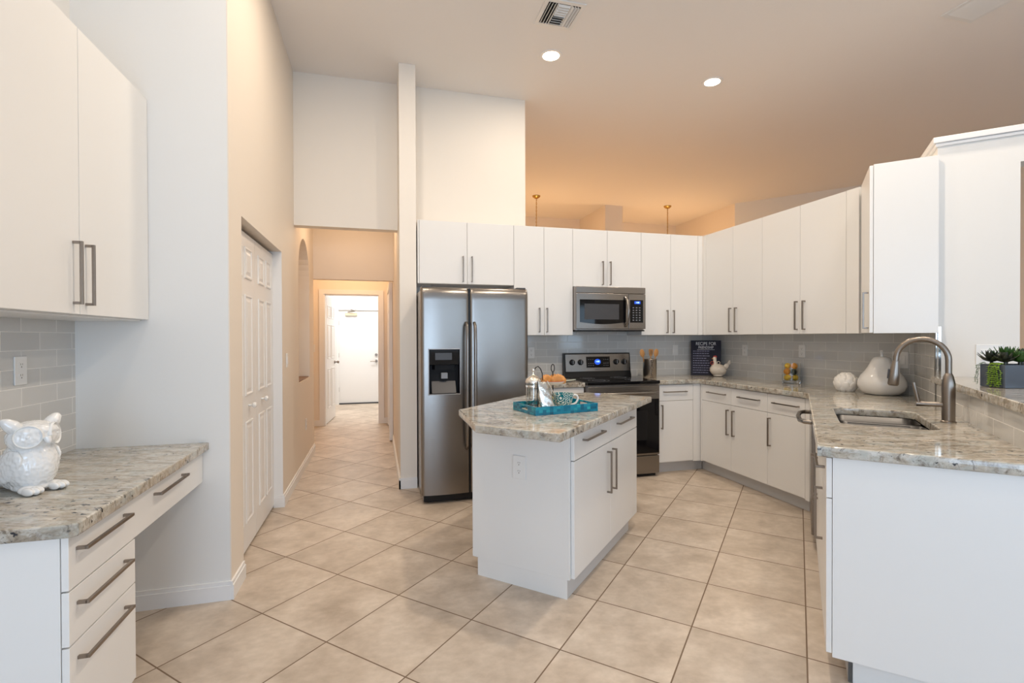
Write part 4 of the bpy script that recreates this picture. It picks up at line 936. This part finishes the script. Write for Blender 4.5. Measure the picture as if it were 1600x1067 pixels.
# artichoke
ar = thing('artichoke_figurine', 'white ceramic artichoke left of the large pear', 'figurine', (3.50, 3.045, .922), 0)
MB().ell((0, 0, .072), (.070, .070, .068)).build('core', ceramicg_m, ar)
m = MB(); 
for row, (zc, rr, nn, sz) in enumerate(((.018, .062, 9, .036), (.045, .076, 9, .042), (.075, .076, 9, .042), (.104, .060, 8, .036), (.126, .036, 6, .028))):
    for k in range(nn):
        a = 2 * PI * (k + .5 * (row % 2)) / nn; tilt = Vector((math.cos(a) * (rr + .001), math.sin(a) * (rr + .001), 0)); nz = (zc - .070) / .075
        q_ = Vector((math.cos(a), math.sin(a), nz)).to_track_quat('Z', 'Y').to_matrix()
        m.ell((math.cos(a) * rr * .94, math.sin(a) * rr * .94, zc), (sz * .68, sz * .78, .010), q_, 14, 8)
m.build('petals', cream_m if False else mat('matte_white_ceramic', (.86, .83, .78), .4, bump=.1, bscale=60), ar)
# pear
pr_ = thing('pear_figurine', 'large pale glazed ceramic pear in the corner behind the faucet', 'figurine', (3.535, 2.79, .922), R(20))
MB().lathe([(0, 0), (.085, 0), (.112, .008), (.137, .033), (.148, .068), (.145, .100), (.130, .135), (.104, .168), (.084, .200), (.070, .230), (.061, .252), (.050, .267), (.025, .275), (0, .276)], 56).build('pear_body', ceramicg_m, pr_, smooth=60)
MB().tube([(0, 0, .272), (.002, 0, .29), (-.004, 0, .305), (-.010, 0, .315)], [.011, .009, .010, .011], 12).build('pear_stem', ceramic_m, pr_)
# planter on the ledge
PX, PY, PA = 2.800, 1.626, R(-15)
pl = thing('planter_box', 'slate blue rectangular planter on the bar ledge at the right edge', 'planter', (PX, PY, 1.1005), PA)
PWd, PDp, PH = .24, .125, .108
m = MB(); m.box(0, PWd, 0, .006, 0, PH).box(0, PWd, PDp - .006, PDp, 0, PH).box(0, .006, .006, PDp - .006, 0, PH).box(PWd - .006, PWd, .006, PDp - .006, 0, PH).box(.006, PWd - .006, .006, PDp - .006, 0, .006)
m.build('planter_wall', pot_m, pl, bevel=.002)
MB().box(.006, PWd - .006, .006, PDp - .006, .006, PH - .012).build('soil', soil_m, pl)
def on_pl(x, y, z): return (PX + x * math.cos(PA) - y * math.sin(PA), PY + x * math.sin(PA) + y * math.cos(PA), 1.1005 + z)
def rosette(label, x, y, mt, n=26, L=.062, W=.020, tilt=0, lean=0):
    t = thing('succulent', label, 'plant', on_pl(x, y, PH - .014), random.uniform(0, 6))
    m = MB(); st_ = MB().tube([(0, 0, 0), (0, 0, .03)], .006, 8).build('stem', leafd_m, t)
    for i in range(n):
        a = i * 2.39996; e = R(8 + 72 * (i / n)); l_ = L * (1 - .45 * i / n)
        m.leaf((0, 0, .026 + .010 * i / n), (math.cos(a) * math.cos(e), math.sin(a) * math.cos(e), math.sin(e)), (0, 0, 1), l_, W * (1 - .25 * i / n), .006, .25)
    m.build('leaf_rosette', mt, t, smooth=60); return t
rosette('dark spiky succulent over the left end of the planter', .018, .085, leafd_m, 24, .070, .026)
rosette('tall green succulent rosette at the back of the planter', .085, .080, leaf_m, 30, .098, .030)
rosette('dark-leaved succulent at the front left corner of the planter', .030, .030, leafd_m, 22, .060, .024)
rosette('low green succulent at the front of the planter near the frame edge', .095, .028, leaf_m, 26, .070, .027)
rosette('dark reddish succulent behind the low green one in the planter', .150, .070, leafd_m, 26, .085, .027)
rosette('bright green succulent at the far right end of the planter', .200, .05, leaf_m, 28, .080, .027)
def trail(label, x, y, strands, mt, sp, ls, away, dens=2):
    t = thing('trailing_plant', label, 'plant', on_pl(x, y, 0), PA)
    sm = MB(); lm = MB()
    for k in range(strands):
        y0 = (k - (strands - 1) / 2) * sp; L = random.uniform(.085, .106); ph = random.uniform(0, 6)
        pts = [(.022, y0, PH - .010), (.010, y0, PH + .008), (-.004, y0, PH + .004)] + [(-away - .003 * (k % 2) - .004 * abs(math.sin(ph + i)), y0 * (1 + .05 * i) + .004 * math.sin(ph + 5 * i / 10), PH - L * i / 10) for i in range(1, 11)]
        sm.tube(pts, .0009, 5)
        for i in range(1, len(pts) * dens):
            q_ = Vector(pts[i // dens])
            if q_.z < .004: continue
            a = random.uniform(0, 6.28); lm.leaf(q_, (-abs(math.cos(a)) * .6, math.sin(a), -.3), (0, 0, 1), ls * random.uniform(.8, 1.5), ls * .8, .0015, .1)
    sm.build('vines', mt, t); tag(lm.build('leaves', mt, t, smooth=60), kind='stuff'); return t
trail('bright green trailing plant spilling over the left end of the planter', 0, .045, 9, leafl_m, .0055, .008, .006, 3)
trail('thin dark trailing vine hanging clear of the left end of the planter', 0, .112, 2, leaf_m, .006, .007, .022)
